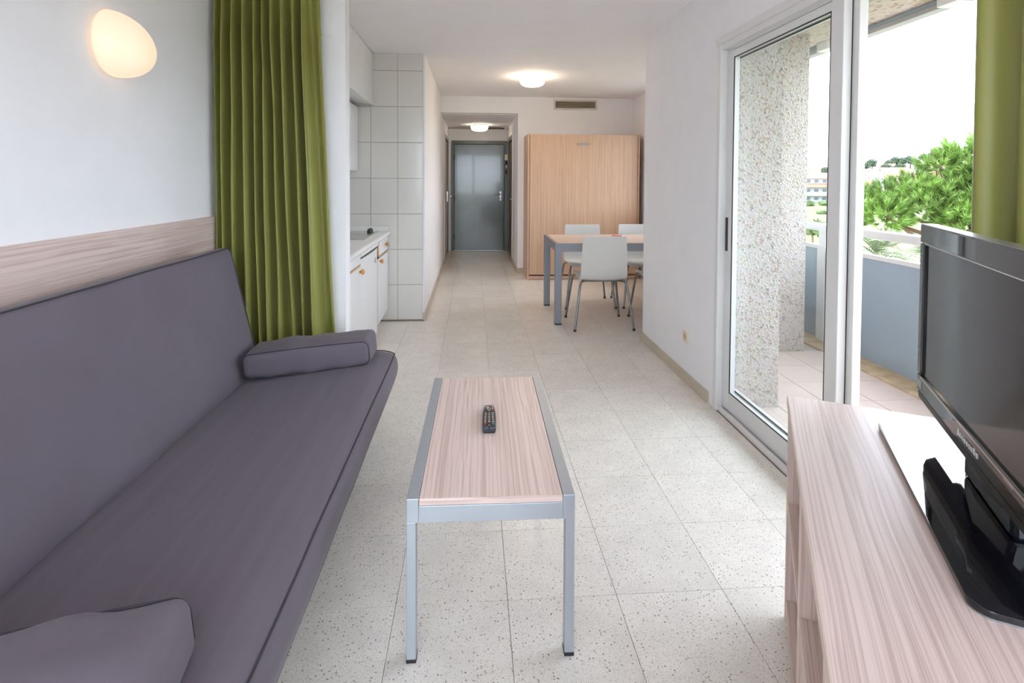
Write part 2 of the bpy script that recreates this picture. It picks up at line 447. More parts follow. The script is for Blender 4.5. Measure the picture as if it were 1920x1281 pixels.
struct('wall_hall_left', nb((-.4705, -.455, 5.027, 5.17, 0, H), (-.60, -.455, 5.17, 8.47, 0, H), (-.60, -.455, 8.47, 9.9, 2.06, 2.4), (-.60, -.455, 9.76, 9.9, 0, 2.06)), 'wall_paint', 'white wall running from kitchen tiles into the hall', 'wall')
struct('wall_back', nb((.625, 2.62, 7.5, 7.62, 0, 2.332), (.625, 2.62, 7.5, 7.62, 2.430, H), (.625, 1.149, 7.5, 7.62, 2.332, 2.430), (1.723, 2.62, 7.5, 7.62, 2.332, 2.430), (-.455, .625, 7.5, 7.62, 2.252, H)), 'wall_paint', 'white wall behind the folded wall bed with hall opening', 'wall')
struct('wall_hall_right', nb((.625, .77, 7.62, 8.52, 0, 2.4), (.625, .77, 8.52, 9.9, 2.06, 2.4), (.625, .77, 9.78, 9.9, 0, 2.06)), 'wall_paint', 'white wall on the coat side of the hall', 'wall')
struct('wall_hall_end', nb((-.62, .80, 9.9, 10.05, 2.035, 2.30), (-.62, -.40, 9.9, 10.05, 0, 2.035), (.648, .80, 9.9, 10.05, 0, 2.035)), 'wall_paint', 'hall end wall above the grey entrance door', 'wall')
struct('wall_right', nb((1.40, 1.50, 2.985, 4.29, 0, H), (1.40, 1.50, -1.3, 2.985, 2.115, H), (1.40, 1.50, -1.3, .93, 0, 2.115)), 'wall_paint', 'white wall with socket beside the sliding glass door', 'wall')
struct('wall_dining_front', nb((1.50, 2.27, 4.17, 4.29, 0, H)), 'wall_paint', 'inner face of the dining alcove wall', 'wall')
struct('wall_dining_right', nb((2.27, 2.40, 4.17, 4.80, 0, H), (2.27, 2.40, 6.72, 7.5, 0, H), (2.27, 2.40, 4.80, 6.72, 0, .95), (2.27, 2.40, 4.80, 6.72, 2.15, H)), 'wall_paint', 'white side wall of the dining alcove beside wall bed', 'wall')
struct('wall_exterior', nb((1.50, 1.795, 2.99, 4.17, -.3, 2.47), (1.50, 2.613, 4.01, 4.17, -.3, 2.47), (2.40, 2.613, 4.17, 4.80, -.3, 2.47), (2.40, 2.613, 6.72, 7.6, -.3, 2.47), (2.40, 2.613, 4.80, 6.72, -.3, .95), (2.40, 2.613, 4.80, 6.72, 2.15, 2.47), (1.50, 1.795, -1.3, .93, -.3, 2.47), (1.50, 1.795, .93, 2.99, 2.14, 2.47)), 'stucco_white', 'rough pebble-dashed balcony wall outside the glass door', 'wall')
# glazed wall behind the camera that lets daylight in (mirrored in the entrance door)
struct('wall_front', nb((-1.6, -1.25, -1.45, -1.3, 0, H), (1.20, 1.50, -1.45, -1.3, 0, H), (-1.25, 1.20, -1.45, -1.3, 2.30, H)), 'wall_paint', 'white wall around the wide window behind the camera', 'wall')
w2 = thing('window_behind_offscreen', 'wide white framed window behind the camera', 'window', (0, -1.37, 0), kind='structure')
obj('window_frame', nb((-1.25, -1.19, -.03, .03, 0, 2.30), (1.14, 1.20, -.03, .03, 0, 2.30), (-1.19, 1.14, -.03, .03, 0, .06), (-1.19, 1.14, -.03, .03, 2.24, 2.30), (-.05, .05, -.03, .03, .06, 2.24)), 'alu_white', w2)
for xa, xb in ((-1.19, -.05), (.05, 1.14)): obj('pane', nb((xa, xb, -.003, .003, .06, 2.24)), 'pane_glass', w2)

w3 = thing('window_dining_offscreen', 'wide white framed window of the dining alcove', 'window', (2.36, 5.76, .95), kind='structure')
obj('window_frame', nb((-.03, .03, -0.96, -0.905, 0, 1.20), (-.03, .03, 0.905, 0.96, 0, 1.20), (-.03, .03, -0.905, 0.905, 0, .055), (-.03, .03, -0.905, 0.905, 1.145, 1.20), (-.03, .03, -.03, .03, .055, 1.145)), 'alu_white', w3)
for ya, yb in ((-0.905, -.03), (.03, 0.905)): obj('pane', nb((-.003, .003, ya, yb, .055, 1.145)), 'pane_glass', w3)
ft_ = struct('floor_bounce', nb((-3.0, 3.0, -4.2, -1.45, -.30, -.015)), 'balcony_tile', 'unseen pale slab behind the camera, added to bounce daylight indoors', 'floor')  # unseen pale slab added to bounce daylight up to the ceiling
# skirting
struct('baseboard_right', nb((1.386, 1.401, 3.045, 4.305, 0, .068), (1.386, 1.52, 4.290, 4.305, 0, .068), bevel=.003), 'terrazzo_skirting', 'tan terrazzo skirting below the wall socket', 'skirting')
struct('baseboard_hall_left', nb((-.456, -.441, 5.021, 8.47, 0, .07), (-.4705, -.441, 5.012, 5.028, 0, .07), bevel=.003), 'terrazzo_skirting', 'tan terrazzo skirting along the hall wall', 'skirting')
struct('baseboard_back', nb((.612, .72, 7.486, 7.501, 0, .07), (.612, .626, 7.50, 8.52, 0, .07), bevel=.003), 'terrazzo_skirting', 'tan terrazzo skirting at the hall corner beside wall bed', 'skirting')
struct('baseboard_dining', nb((2.256, 2.271, 4.305, 7.5, 0, .07), bevel=.003), 'terrazzo_skirting', 'tan terrazzo skirting of the dining alcove', 'skirting')

# ------------------------------------------------------------------ hall doors
d = thing('door_2', 'grey-green entrance door at the end of the hall', 'door', (.11, 9.9, 0), kind='structure')
obj('door_leaf', nb((-.458, .456, -.035, .01, .006, 1.962), bevel=.004), 'door_green', d)
obj('door_frame', nb((-.51, -.463, -.045, .04, 0, 2.03), (.461, .535, -.045, .04, 0, 2.03), (-.463, .461, -.045, .04, 1.967, 2.03), bevel=.004), 'door_frame_green', d)
obj('door_backing', nb((-.48, .48, .012, .05, 0, 2.0)), 'door_frame_green', d)  # panel added behind the leaf to block sky light through the gap
hp = obj('handle_plate', nb((.375, .410, -.043, -.034, .93, 1.10), bevel=.003), 'steel', d)
bm = bmesh.new(); tube(bm, [(.393, -.036, 1.045), (.393, -.085, 1.045), (.375, -.088, 1.045), (.275, -.088, 1.045)], .010, 8)
obj('lever', bm, 'steel', hp, smooth=True)
bm = bmesh.new(); lathe(bm, [(0, -.046), (.011, -.046), (.011, -.040), (0, -.040)], 12, 'y', (.393, 0, .965))
obj('keyhole', bm, 'black_plastic', hp)
for zc in (.25, .98, 1.72):
    bm = bmesh.new(); tube(bm, [(-.4605, -.046, zc - .045), (-.4605, -.046, zc + .045)], .008, 8); obj('hinge', bm, 'black_plastic', d, smooth=True)
dl = thing('door_3', 'grey-green side door left of the entrance with chrome lever', 'door', (-.455, 9.11, 0), kind='structure')
obj('door_leaf', nb((-.045, -.008, -.58, .58, .006, 1.98), bevel=.003), 'door_green', dl)
obj('door_frame', nb((-.10, .006, -.62, -.585, 0, 2.05), (-.10, .006, .585, .65, 0, 2.05), (-.10, .006, -.585, .585, 1.985, 2.05), bevel=.003), 'door_frame_green', dl)
obj('architrave', nb((-.02, .012, -.665, -.622, 0, 2.07), bevel=.003), 'cream_trim', dl)
obj('door_backing', nb((-.12, -.05, -.62, .65, 0, 2.05)), 'door_frame_green', dl)  # backing panel added to keep daylight from leaking round the leaf
bm = bmesh.new(); tube(bm, [(-.01, .47, 1.02), (.055, .47, 1.02), (.06, .45, 1.02), (.06, .36, 1.02)], .010, 8); obj('lever', bm, 'chrome', dl, smooth=True)
obj('handle_plate', nb((-.009, .0, .455, .487, .92, 1.10), bevel=.002), 'chrome', dl)
dr = thing('door_4', 'brown side door right of the entrance behind the white jamb', 'door', (.625, 9.15, 0), kind='structure')
obj('door_leaf', nb((.03, .07, -.58, .58, .006, 1.98), bevel=.003), 'door_brown', dr)
obj('door_frame', nb((.0, .10, -.62, -.585, 0, 2.05), (.0, .10, .585, .63, 0, 2.05), (.0, .10, -.585, .585, 1.985, 2.05), bevel=.003), 'door_frame_green', dr)
obj('architrave', nb((-.012, .02, -.66, -.622, 0, 2.07), bevel=.003), 'trim_white', dr)
obj('door_backing', nb((.075, .12, -.62, .63, 0, 2.05)), 'door_frame_green', dr)  # added light-blocking panel behind the brown leaf
bm = bmesh.new(); tube(bm, [(.03, -.47, 1.0), (-.02, -.47, 1.0), (-.022, -.38, 1.0)], .009, 8); obj('lever', bm, 'steel', dr, smooth=True)
ic = thing('key_hook', 'small white hook box with dark keys beside entrance door', 'key hook', (.618, 9.83, 1.55))
obj('box', nb((-.045, .02, -.03, .03, .12, .23), bevel=.006), 'ivory_plastic', ic)
for i_, zc in enumerate((.08, .0, -.09)):
    bm = bmesh.new(); lathe(bm, [(0, -.045), (.014, -.03), (.018, 0), (.014, .03), (0, .045)], 10, 'z', (-.012, .005 * i_, zc)); obj('key_fob', bm, 'black_plastic' if i_ != 1 else 'steel', ic, smooth=True)
# ------------------------------------------------------------------ ceiling lamps, air vent, switches
def ceiling_lamp(name, label, loc, r, h, mat, power_mat):
    t = thing(name, label, 'ceiling lamp', loc, group='round ceiling lamps')
    bm = bmesh.new(); lathe(bm, [(0, 0), (r * .93, 0), (r * .97, -.012), (r * .97, -.028), (0, -.028)], 40); obj('base_ring', bm, 'trim_white', t, smooth=True)
    bm = bmesh.new(); lathe(bm, [(0, -.024), (r, -.024), (r * 1.0, -.04), (r * .97, -.028 - h * .45), (r * .86, -.028 - h * .75), (r * .62, -.028 - h * .93), (r * .3, -.028 - h), (0, -.028 - h * 1.01)], 40)
    obj('diffuser', bm, power_mat, t, smooth=True)
    return t
ceiling_lamp('ceiling_lamp', 'lit round opal ceiling lamp above the dining area', (.655, 5.98, H), .142, .085, 'trim_white', 'opal_hot')
ceiling_lamp('ceiling_lamp', 'lit round opal ceiling lamp in the entrance hall', (.10, 9.05, 2.245), .145, .085, 'trim_white', 'opal_hall')
v = thing('air_vent', 'rectangular slatted air vent high above the wall bed', 'vent', (1.436, 7.5, 2.31))
obj('duct', nb((-.289, .289, .40, .404, .020, .122), (-.291, -.287, .001, .404, .020, .122), (.287, .291, .001, .404, .020, .122), (-.289, .289, .001, .404, .018, .022), (-.289, .289, .001, .404, .120, .124)), 'vent_frame', v)
obj('frame', nb((-.312, -.285, -.016, 0, 0, .142), (.285, .312, -.016, 0, 0, .142), (-.285, .285, -.016, 0, 0, .024), (-.285, .285, -.016, 0, .118, .142), bevel=.003), 'vent_frame', v)
sl = None
for k in range(6):
    zc = .033 + k * .0155
    if sl is None:
        bm = nb((-.285, .285, -.012, -.001, -.003, .003)); bmesh.ops.rotate(bm, verts=bm.verts, cent=(0, -.006, 0), matrix=Matrix.Rotation(R(28), 3, 'X'))
        sl = obj('slat', bm, 'vent_slat', v); sl.location = (0, 0, zc)
    else: share(sl, (0, 0, zc), v)
v = thing('ceiling_oval', 'dark slatted oval on the hall ceiling behind the lamp', 'vent', (.40, 9.62, 2.245))
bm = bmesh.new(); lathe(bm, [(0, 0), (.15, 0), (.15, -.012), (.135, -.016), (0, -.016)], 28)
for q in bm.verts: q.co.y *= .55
obj('oval_plate', bm, 'dark_oval', v)  # flat dark oval with thin slats laid across it
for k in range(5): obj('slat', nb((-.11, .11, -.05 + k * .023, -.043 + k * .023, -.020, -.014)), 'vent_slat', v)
def plate(name, label, cat, loc, rotz, kind):
    t = thing(name, label, cat, loc, rotz)
    if kind == 'switch':
        obj('plate', nb((-.04, .04, -.009, 0, -.04, .04), bevel=.003), 'ivory_plastic', t); obj('rocker', nb((-.022, .022, -.013, -.008, -.024, .024), bevel=.003), 'ivory_plastic', t)
    elif kind == 'blank':
        obj('plate', nb((-.05, .05, -.010, 0, -.06, .06), bevel=.004), 'wall_paint', t); obj('cover', nb((-.043, .043, -.013, -.009, -.053, .053), bevel=.002), 'wall_paint', t)
    else:
        A = [(.041 * math.copysign(abs(math.cos(a)) ** .55, math.cos(a)), .041 * math.copysign(abs(math.sin(a)) ** .55, math.sin(a))) for a in [2 * math.pi * k / 24 for k in range(24)]]
        bm = bmesh.new(); prism(bm, A, 0, .011, bevel=.003); bmesh.ops.rotate(bm, verts=bm.verts, cent=(0, 0, 0), matrix=Matrix.Rotation(R(90), 3, 'X')); obj('plate', bm, 'ivory_plastic', t)
        bm = bmesh.new(); lathe(bm, [(0, -.0115), (.017, -.0115), (.0195, -.0125), (.0215, -.0125), (.0215, -.010), (0, -.010)], 24, 'y'); obj('socket_well', bm, 'kerb_stone', t)
        for sx in (-.0095, .0095):
            bm = bmesh.new(); lathe(bm, [(0, -.0124), (.0028, -.0124), (.0028, -.010), (0, -.010)], 8, 'y', (sx, 0, 0)); obj('pin_hole', bm, 'black_plastic', t)
    return t
plate('wall_socket', 'ivory socket low on the white wall beside glass door', 'socket', (1.40, 3.387, .298), R(-90), 'socket')
plate('wall_switch', 'small ivory switch on the hall wall left side', 'switch', (-.455, 7.6, .93), R(90), 'switch')
plate('wall_switch', 'small ivory switch low on the hall wall near the wall bed', 'switch', (.625, 7.74, .33), R(-90), 'switch')
plate('cover_plate', 'blank white cover plate beside the top of the curtain', 'cover plate', (-.855, 3.15, 2.20), 0, 'blank')

# ------------------------------------------------------------------ wall bed (folded up)
b = thing('wall_bed', 'folded oak wall bed cabinet with small silver handle', 'wall bed', (1.46, 6.96, 0))
obj('side_panel', nb((-.752, -.727, .0, .535, .0, 1.922), bevel=.002), 'bed_side', b)
obj('side_panel', nb((.722, .747, .0, .535, .0, 1.922), bevel=.002), 'bed_side', b)
obj('top_panel', nb((-.727, .722, .022, .535, 1.897, 1.920)), 'bed_side', b)
obj('back_panel', nb((-.727, .722, .52, .535, .06, 1.897)), 'bed_side', b)
fp = obj('front_panel', nb((-.722, .717, -.002, .02, .067, 1.917), bevel=.002), 'bed_wood', b)
obj('plinth', nb((-.727, .722, .006, .022, 0.006, .050), bevel=.002), 'bed_wood', b)
bm = bmesh.new()
A = [(-.105, 0), (-.06, .014), (0, .019), (.06, .014), (.105, 0), (.06, -.014), (0, -.019), (-.06, -.014)]
prism(bm, A, 0, .014, bevel=.004); bmesh.ops.rotate(bm, verts=bm.verts, cent=(0, 0, 0), matrix=Matrix.Rotation(R(90), 3, 'X')); bmesh.ops.translate(bm, verts=bm.verts, vec=(-.01, -.002, 1.793))
obj('handle', bm, 'chrome', b)

# ------------------------------------------------------------------ dining table and chairs
t = thing('dining_table', 'oak topped dining table with square grey metal legs', 'table', (1.445, 5.18, 0))
obj('tabletop', nb((-.675, .675, -.375, .375, .715, .745), bevel=.003), 'dining_wood', t)
fr = obj('frame', nb((-.70, -.675, -.40, .40, .67, .744), (.675, .70, -.40, .40, .67, .744), (-.675, .675, -.40, -.375, .67, .744), (-.675, .675, .375, .40, .67, .744), bevel=.002), 'table_grey', t)
for sx in (-1, 1):
    for sy in (-1, 1):
        x0, x1 = sorted((sx * .70, sx * .64)); y0, y1 = sorted((sy * .40, sy * .34))
        lg = obj('leg', nb((x0 - .0005, x1 + .0005, y0 - .0005, y1 + .0005, .012, .71), bevel=.002), 'table_grey', t)
        obj('foot_cap', nb((x0, x1, y0, y1, 0, .013)), 'black_plastic', lg)
lf = thing('leaflet', 'red and white leaflet lying on the dining table', 'leaflet', (1.49, 5.40, .745), R(-20))
obj('paper_sheet', nb((-.06, .06, -.05, .05, 0, .003)), 'paper', lf); obj('red_cover', nb((-.06, .04, -.05, .05, .0025, .006)), 'red_print', lf)

def chair():
    """moulded shell on four splayed tube legs; sitter looks along +y"""
    c = thing('dining_chair', '', 'chair')
    # shell: profile in (y,z) from seat front over the bend to the back top, width varies
    prof = [(.245, .430, .196), (.235, .447, .205), (.18, .455, .21), (.08, .450, .21), (-.04, .442, .209), (-.12, .438, .209), (-.165, .443, .209), (-.190, .462, .209), (-.203, .495, .208), (-.207, .56, .206), (-.210, .65, .202), (-.216, .74, .197), (-.224, .815, .192), (-.226, .83, .186)]
    bm = bmesh.new(); th = .011; NX = 8
    rows_t, rows_b = [], []
    for i, (y, z, w) in enumerate(prof):
        a, b_ = prof[max(i - 1, 0)], prof[min(i + 1, len(prof) - 1)]
        ty, tz = b_[0] - a[0], b_[1] - a[1]; L_ = math.hypot(ty, tz); ny, nz_ = tz / L_, -ty / L_
        if ny * 0 + nz_ < 0 and i < 7: ny, nz_ = -ny, -nz_
        rt, rb = [], []
        for k in range(NX + 1):
            u = -1 + 2 * k / NX
            cup = .010 * u * u
            rt.append(bm.verts.new((u * w, y + ny * cup, z + nz_ * cup))); rb.append(bm.verts.new((u * w, y + ny * (cup - th), z + nz_ * (cup - th))))
        rows_t.append(rt); rows_b.append(rb)
    n_ = len(prof)
    for i in range(n_ - 1):
        for k in range(NX):
            bm.faces.new((rows_t[i][k], rows_t[i][k + 1], rows_t[i + 1][k + 1], rows_t[i + 1][k]))
            bm.faces.new((rows_b[i][k], rows_b[i + 1][k], rows_b[i + 1][k + 1], rows_b[i][k + 1]))
        for k in (0, NX):
            bm.faces.new((rows_t[i][k], rows_t[i + 1][k], rows_b[i + 1][k], rows_b[i][k]))
    for i in (0, n_ - 1):
        for k in range(NX): bm.faces.new((rows_t[i][k], rows_b[i][k], rows_b[i][k + 1], rows_t[i][k + 1]))
    obj('seat_shell', bm, 'chair_shell', c, smooth=50)
    for sx in (-1, 1):
        bm = bmesh.new(); tube(bm, [(sx * .16, -.12, .424), (sx * .19, -.155, .420), (sx * .205, -.175, .405), (sx * .215, -.19, .36), (sx * .262, -.235, .015)], .0105, 10); lg = obj('leg', bm, 'chair_leg', c, smooth=True)
        bm = bmesh.new(); lathe(bm, [(0, 0), (.0125, 0), (.0125, .02), (0, .02)], 12, 'z', (sx * .2625, -.2355, 0)); obj('foot_cap', bm, 'black_plastic', lg)
        bm = bmesh.new(); tube(bm, [(sx * .16, .10, .430), (sx * .19, .155, .428), (sx * .205, .185, .41), (sx * .214, .20, .36), (sx * .258, .245, .015)], .0105, 10); lg = obj('leg', bm, 'chair_leg', c, smooth=True)
        bm = bmesh.new(); lathe(bm, [(0, 0), (.0125, 0), (.0125, .02), (0, .02)], 12, 'z', (sx * .2585, .2455, 0)); obj('foot_cap', bm, 'black_plastic', lg)
        obj('bracket', nb((sx * .165 - .016, sx * .165 + .016, -.15, -.11, .414, .434), bevel=.004), 'chair_leg', c)
    for ya, za in ((.10, .430), (-.12, .424)):
        bm = bmesh.new(); tube(bm, [(-.165, ya, za), (.165, ya, za)], .0105, 8); obj('cross_bar', bm, 'chair_leg', c, smooth=True)
    return c
c0 = chair()
spots = [((1.150, 4.800), 0, 'white shell dining chair with its back fully in view'),
         ((1.205, 5.600), 180, 'white shell dining chair across the table close to the table corner leg'),
         ((1.810, 5.615), 180, 'white shell dining chair across the table half hidden by the wall'),
         ((1.765, 4.800), 0, 'white shell dining chair almost hidden behind the white wall end')]
for i, ((x, y), a, lab) in enumerate(spots):
    c = c0 if i == 0 else copy_tree(c0)
    c.location = (x, y, 0); c.rotation_euler = (0, 0, R(a)); c['label'] = lab; c['group'] = 'white chairs round the dining table'

# ------------------------------------------------------------------ kitchen niche
FX = -.79
def knob(parent, x, y, z):
    bm = bmesh.new(); lathe(bm, [(0, 0), (.009, 0), (.009, .010), (.019, .016), (.020, .026), (.014, .031), (0, .032)], 20, 'x', (x, y, z)); return obj('knob', bm, 'knob_wood', parent, smooth=True)
k1 = thing('kitchen_cabinet', 'white base cabinet with one orange knob next to the fridge', 'cabinet', (FX, 3.54, 0), group='white kitchen base cabinets')
obj('body', nb((-.655, -.02, -.278, .275, .10, .796)), 'cabinet_white', k1)
obj('plinth', nb((-.60, -.07, -.278, .275, 0, .10)), 'cabinet_white', k1)
obj('drawer_front', nb((-.018, 0, -.276, .273, .722, .792), bevel=.004), 'cabinet_white', k1)
obj('edge_strip', nb((-.019, -.001, -.276, .273, .709, .719)), 'edge_wood', k1)
kd = obj('door', nb((-.018, 0, -.276, .273, .11, .706), bevel=.004), 'cabinet_white', k1)
knob(kd, 0, .235, .672)
fg = thing('fridge', 'small white undercounter fridge with round badge', 'fridge', (FX, 4.16, 0))
obj('body', nb((-.60, -.045, -.33, .335, .02, .795), bevel=.004), 'cabinet_white', fg)
bm = bmesh.new()
secs = []
for z in (.05, .752):
    secs.append([(-.04, -.33, z)] + [(-.008 + .020 * (1 - (2 * k / 10 - 1) ** 2), -.33 + .665 * k / 10, z) for k in range(11)] + [(-.04, .335, z)])
loft(bm, secs); fd = obj('door', bm, 'cabinet_white', fg, smooth=30)
obj('top_trim', nb((-.04, .002, -.33, .335, .766, .7955), bevel=.003), 'cabinet_white', fg)
obj('seal', nb((-.04, -.004, -.325, .33, .751, .767)), 'black_plastic', fg)
bm = bmesh.new(); lathe(bm, [(0, 0), (.022, 0), (.022, .008), (.018, .010), (0, .010)], 20, 'x', (.003, .16, .672)); obj('badge', bm, 'alu_grey', fd)
obj('foot', nb((-.07, -.045, -.32, -.28, 0, .025)), 'black_plastic', fg); obj('foot', nb((-.07, -.045, .28, .32, 0, .025)), 'black_plastic', fg)
k2 = thing('kitchen_cabinet', 'white base cabinet with drawer and door against the tiles', 'cabinet', (FX, 4.755, 0), group='white kitchen base cabinets')
obj('body', nb((-.655, -.02, -.245, .262, .10, .796)), 'cabinet_white', k2)
obj('plinth', nb((-.60, -.07, -.245, .262, 0, .10)), 'cabinet_white', k2)
dw = obj('drawer', nb((-.018, .002, -.215, .245, .672, .788), bevel=.004), 'cabinet_white', k2)
obj('edge_strip', nb((-.019, .0, -.245, -.219, .655, .792), (-.019, .0, -.245, .25, .655, .668)), 'edge_wood', k2)
kd = obj('door', nb((-.018, .002, -.243, .245, .105, .650), bevel=.004), 'cabinet_white', k2)
knob(dw, .001, .10, .735); knob(kd, .001, -.185, .625)
wt = thing('worktop', 'white kitchen worktop with rounded edge and low upstand', 'worktop', (-1.45, 4.14, .796))
bm = bmesh.new()
pr = [(0, 0), (.665, 0), (.680, .006), (.686, .021), (.680, .036), (.665, .042), (0, .042)]
loft(bm, [[(x, -.882, z) for x, z in pr], [(x, .886, z) for x, z in pr]]); obj('slab', bm, 'counter_white', wt, smooth=50)
obj('upstand', nb((0, .665, .866, .887, .041, .092), (0, .02, -.882, .867, .041, .092), bevel=.004), 'counter_white', wt)
hb = thing('hob', 'steel hob plate with black knobs on the worktop', 'hob', (-1.10, 4.58, .838))
obj('plate', nb((-.25, .24, -.28, .28, 0, .008), bevel=.003), 'steel', hb)
for yy in (-.13, .12):
    bm = bmesh.new(); lathe(bm, [(0, .007), (.085, .007), (.085, .018), (.078, .022), (0, .022)], 28, 'z', (-.06, yy, 0)); obj('hotplate', bm, 'black_plastic', hb, smooth=30)
for yy in (.185, .235):
    bm = bmesh.new(); lathe(bm, [(0, .007), (.022, .007), (.022, .02), (.017, .04), (0, .042)], 16, 'z', (.19, yy, 0)); kn = obj('knob', bm, 'black_plastic', hb, smooth=30)
    obj('grip', nb((.184, .196, yy - .018, yy + .018, .038, .048), bevel=.003), 'black_plastic', kn)
obj('drainer', nb((-.1, .1, -.16, .16, 0, .004), bevel=.002), 'steel', thing('sink_drainer', 'steel edge of a sink set in the worktop', 'sink', (-.98, 3.75, .838)))
uc = thing('upper_cabinet', 'deep white cupboard under the ceiling over the kitchen', 'cabinet', (-1.45, 4.14, 2.012))
obj('body', nb((0, .505, -.88, .885, 0, .46)), 'cabinet_white', uc)
for ya, yb in ((-.88, -.30), (-.296, .29), (.294, .885)): obj('door', nb((.505, .523, ya, yb, .012, .462), bevel=.002), 'cabinet_white', uc)
obj('bottom_rail', nb((.505, .535, -.88, .885, -.012, .010), bevel=.002), 'cabinet_white', uc)
wc = thing('wall_cabinet', 'shallow white wall cabinet hanging over the worktop', 'cabinet', (-1.45, 4.14, 1.395))
obj('body', nb((0, .37, -.88, .88, 0, .59)), 'cabinet_white', wc)
for ya, yb in ((-.88, -.30), (-.296, .29), (.294, .88)): obj('door', nb((.37, .388, ya, yb, .002, .588), bevel=.002), 'cabinet_white', wc)

# ------------------------------------------------------------------ headboard panel, wall lamp
hbp = thing('wall_panel', 'long ash wood panel on the wall behind the sofa', 'panel', (-1.45, 1.85, .50))
obj('board', nb((0, .022, -1.10, 1.243, 0, .61), bevel=.002), 'ash_panel', hbp)
wlp = thing('wall_lamp', 'lit egg-shaped opal wall lamp above the sofa', 'wall lamp', (-1.45, 2.262, 1.856))
bm = bmesh.new(); lathe(bm, [(0, 0), (.07, 0), (.07, .02), (.05, .03), (0, .03)], 24, 'x'); obj('wall_plate', bm, 'trim_white', wlp, smooth=30)
bm = bmesh.new()
NU, NV = 40, 16; rows = []
for j in range(NV + 1):
    f = j / NV; row = []
    ang = f * math.pi / 2
    rr = math.cos(ang) ** .8; dep = math.sin(ang)
    for k in range(NU):
        a = 2 * math.pi * k / NU
        ey = .140 * math.cos(a); ez = .130 * math.sin(a)
        # egg: front leans downwards and away
        y = ey * rr + .022 * dep; z = ez * rr * (1 - .10 * math.cos(a)) - .018 * dep
        x = .018 + .118 * dep * (1 + .0 * math.cos(a))
        row.append((x, y, z))
    rows.append(row)
loft(bm, rows, caps=True); obj('shade', bm, 'opal_warm', wlp, smooth='all')

# ------------------------------------------------------------------ sofa bed
SY0, SY1 = .82, 2.79
sf = thing('sofa', 'grey-purple fabric sofa bed with dark piping', 'sofa', (-.80, 1.80, 0))
def prof_sweep(prof, y0, y1, r=.03, wob=.0, seed=0, sub=34):
    """sweeps a closed (x,z) profile along y with rounded ends"""
    cx = sum(p[0] for p in prof) / len(prof); cz = sum(p[1] for p in prof) / len(prof)
    hx = max(abs(p[0] - cx) for p in prof); hz = max(abs(p[1] - cz) for p in prof)
    ys = [(y0, r), (y0 + r * .15, r * .5), (y0 + r * .5, r * .14), (y0 + r, 0)]
    mid = [(y0 + r + (y1 - y0 - 2 * r) * k / sub, 0) for k in range(1, sub)]
    ys = ys + mid + [(y1 - (y - y0), i) for y, i in ys[::-1]]
    secs = []
    for y, ins in ys:
        s = []
        for i, (x, z) in enumerate(prof):
            px = cx + (x - cx) * (1 - ins / hx); pz = cz + (z - cz) * (1 - ins / hz)
            nn = wob * noise.noise(Vector((px * 5 + seed, y * 2.2, pz * 5))) + wob * .5 * noise.noise(Vector((px * 16 + seed, y * 5, pz * 9)))
            s.append((px, y, pz + nn))
        secs.append(s)
    return secs
sp = [(-1.14, .225), (-1.145, .30), (-1.11, .345), (-1.06, .362), (-.98, .372), (-.90, .383), (-.80, .396), (-.70, .410), (-.62, .421), (-.55, .429), (-.50, .432), (-.46, .430), (-.425, .423), (-.404, .412),
      (-.392, .395), (-.386, .37), (-.385, .345), (-.390, .315), (-.402, .292), (-.43, .283), (-.60, .275), (-.90, .245)]
def loc_(secs): return [[(x + .80, y - 1.80, z) for x, y, z in s] for s in secs]
secs = prof_sweep(sp, SY0, SY1, .025, .0045, 1.0)
bm = bmesh.new(); loft(bm, loc_(secs)); seat = obj('seat_cushion', bm, 'sofa_seat_fabric', sf, smooth='all')
def ridge(secs, idx, off): return [Vector((s[idx][0] + .80 + off[0], s[idx][1] - 1.80, s[idx][2] + off[1])) for s in secs]
bm = bmesh.new(); top = ridge(secs[1:-1], 13, (.001, .001)); low = ridge(secs[1:-1], 18, (.001, -.001))
for line in (top, low): tube(bm, line, .0029, 6)
endp = [Vector((x + .80, SY1 - 1.80 - .004, z + .001)) for x, z in sp[3:14]]; tube(bm, endp, .0029, 6)
obj('piping', bm, 'piping', seat, smooth=True)
bp_ = [(-1.085, .352), (-1.096, .41), (-1.112, .48), (-1.132, .56), (-1.153, .65), (-1.176, .75), (-1.200, .85), (-1.219, .925), (-1.228, .955), (-1.236, .966), (-1.246, .969), (-1.27, .968), (-1.295, .963), (-1.312, .952), (-1.320, .930), (-1.315, .85), (-1.29, .65), (-1.25, .48), (-1.21, .33), (-1.15, .315), (-1.10, .325)]
secs = prof_sweep(bp_, SY0, SY1, .022, .0035, 9.0)
bm = bmesh.new(); loft(bm, loc_(secs)); bk = obj('back_cushion', bm, 'sofa_fabric', sf, smooth='all')
bm = bmesh.new()
tube(bm, ridge(secs[1:-1], 9, (.002, .002)), .0029, 6); tube(bm, ridge(secs[1:-1], 13, (-.001, .001)), .0029, 6)
tube(bm, [Vector((x + .80, SY1 - 1.80 - .003, z)) for x, z in bp_[0:10]], .0029, 6)
obj('piping', bm, 'piping', bk, smooth=True)
bm = bmesh.new()
for yy in (-.75, .75):
    tube(bm, [(-.50, yy, .012), (-.50, yy, .20), (-.42, yy, .235), (.26, yy, .235), (.28, yy, .20), (.20, yy, .012)], .016, 8)
tube(bm, [(-.30, -.75, .235), (-.30, .75, .235)], .014, 8); tube(bm, [(.16, -.75, .235), (.16, .75, .235)], .014, 8)
obj('metal_frame', bm, 'table_grey', sf, smooth=True)
obj('slat_base', nb((-.42, .30, -.93, .93, .236, .262)), 'black_plastic', sf)
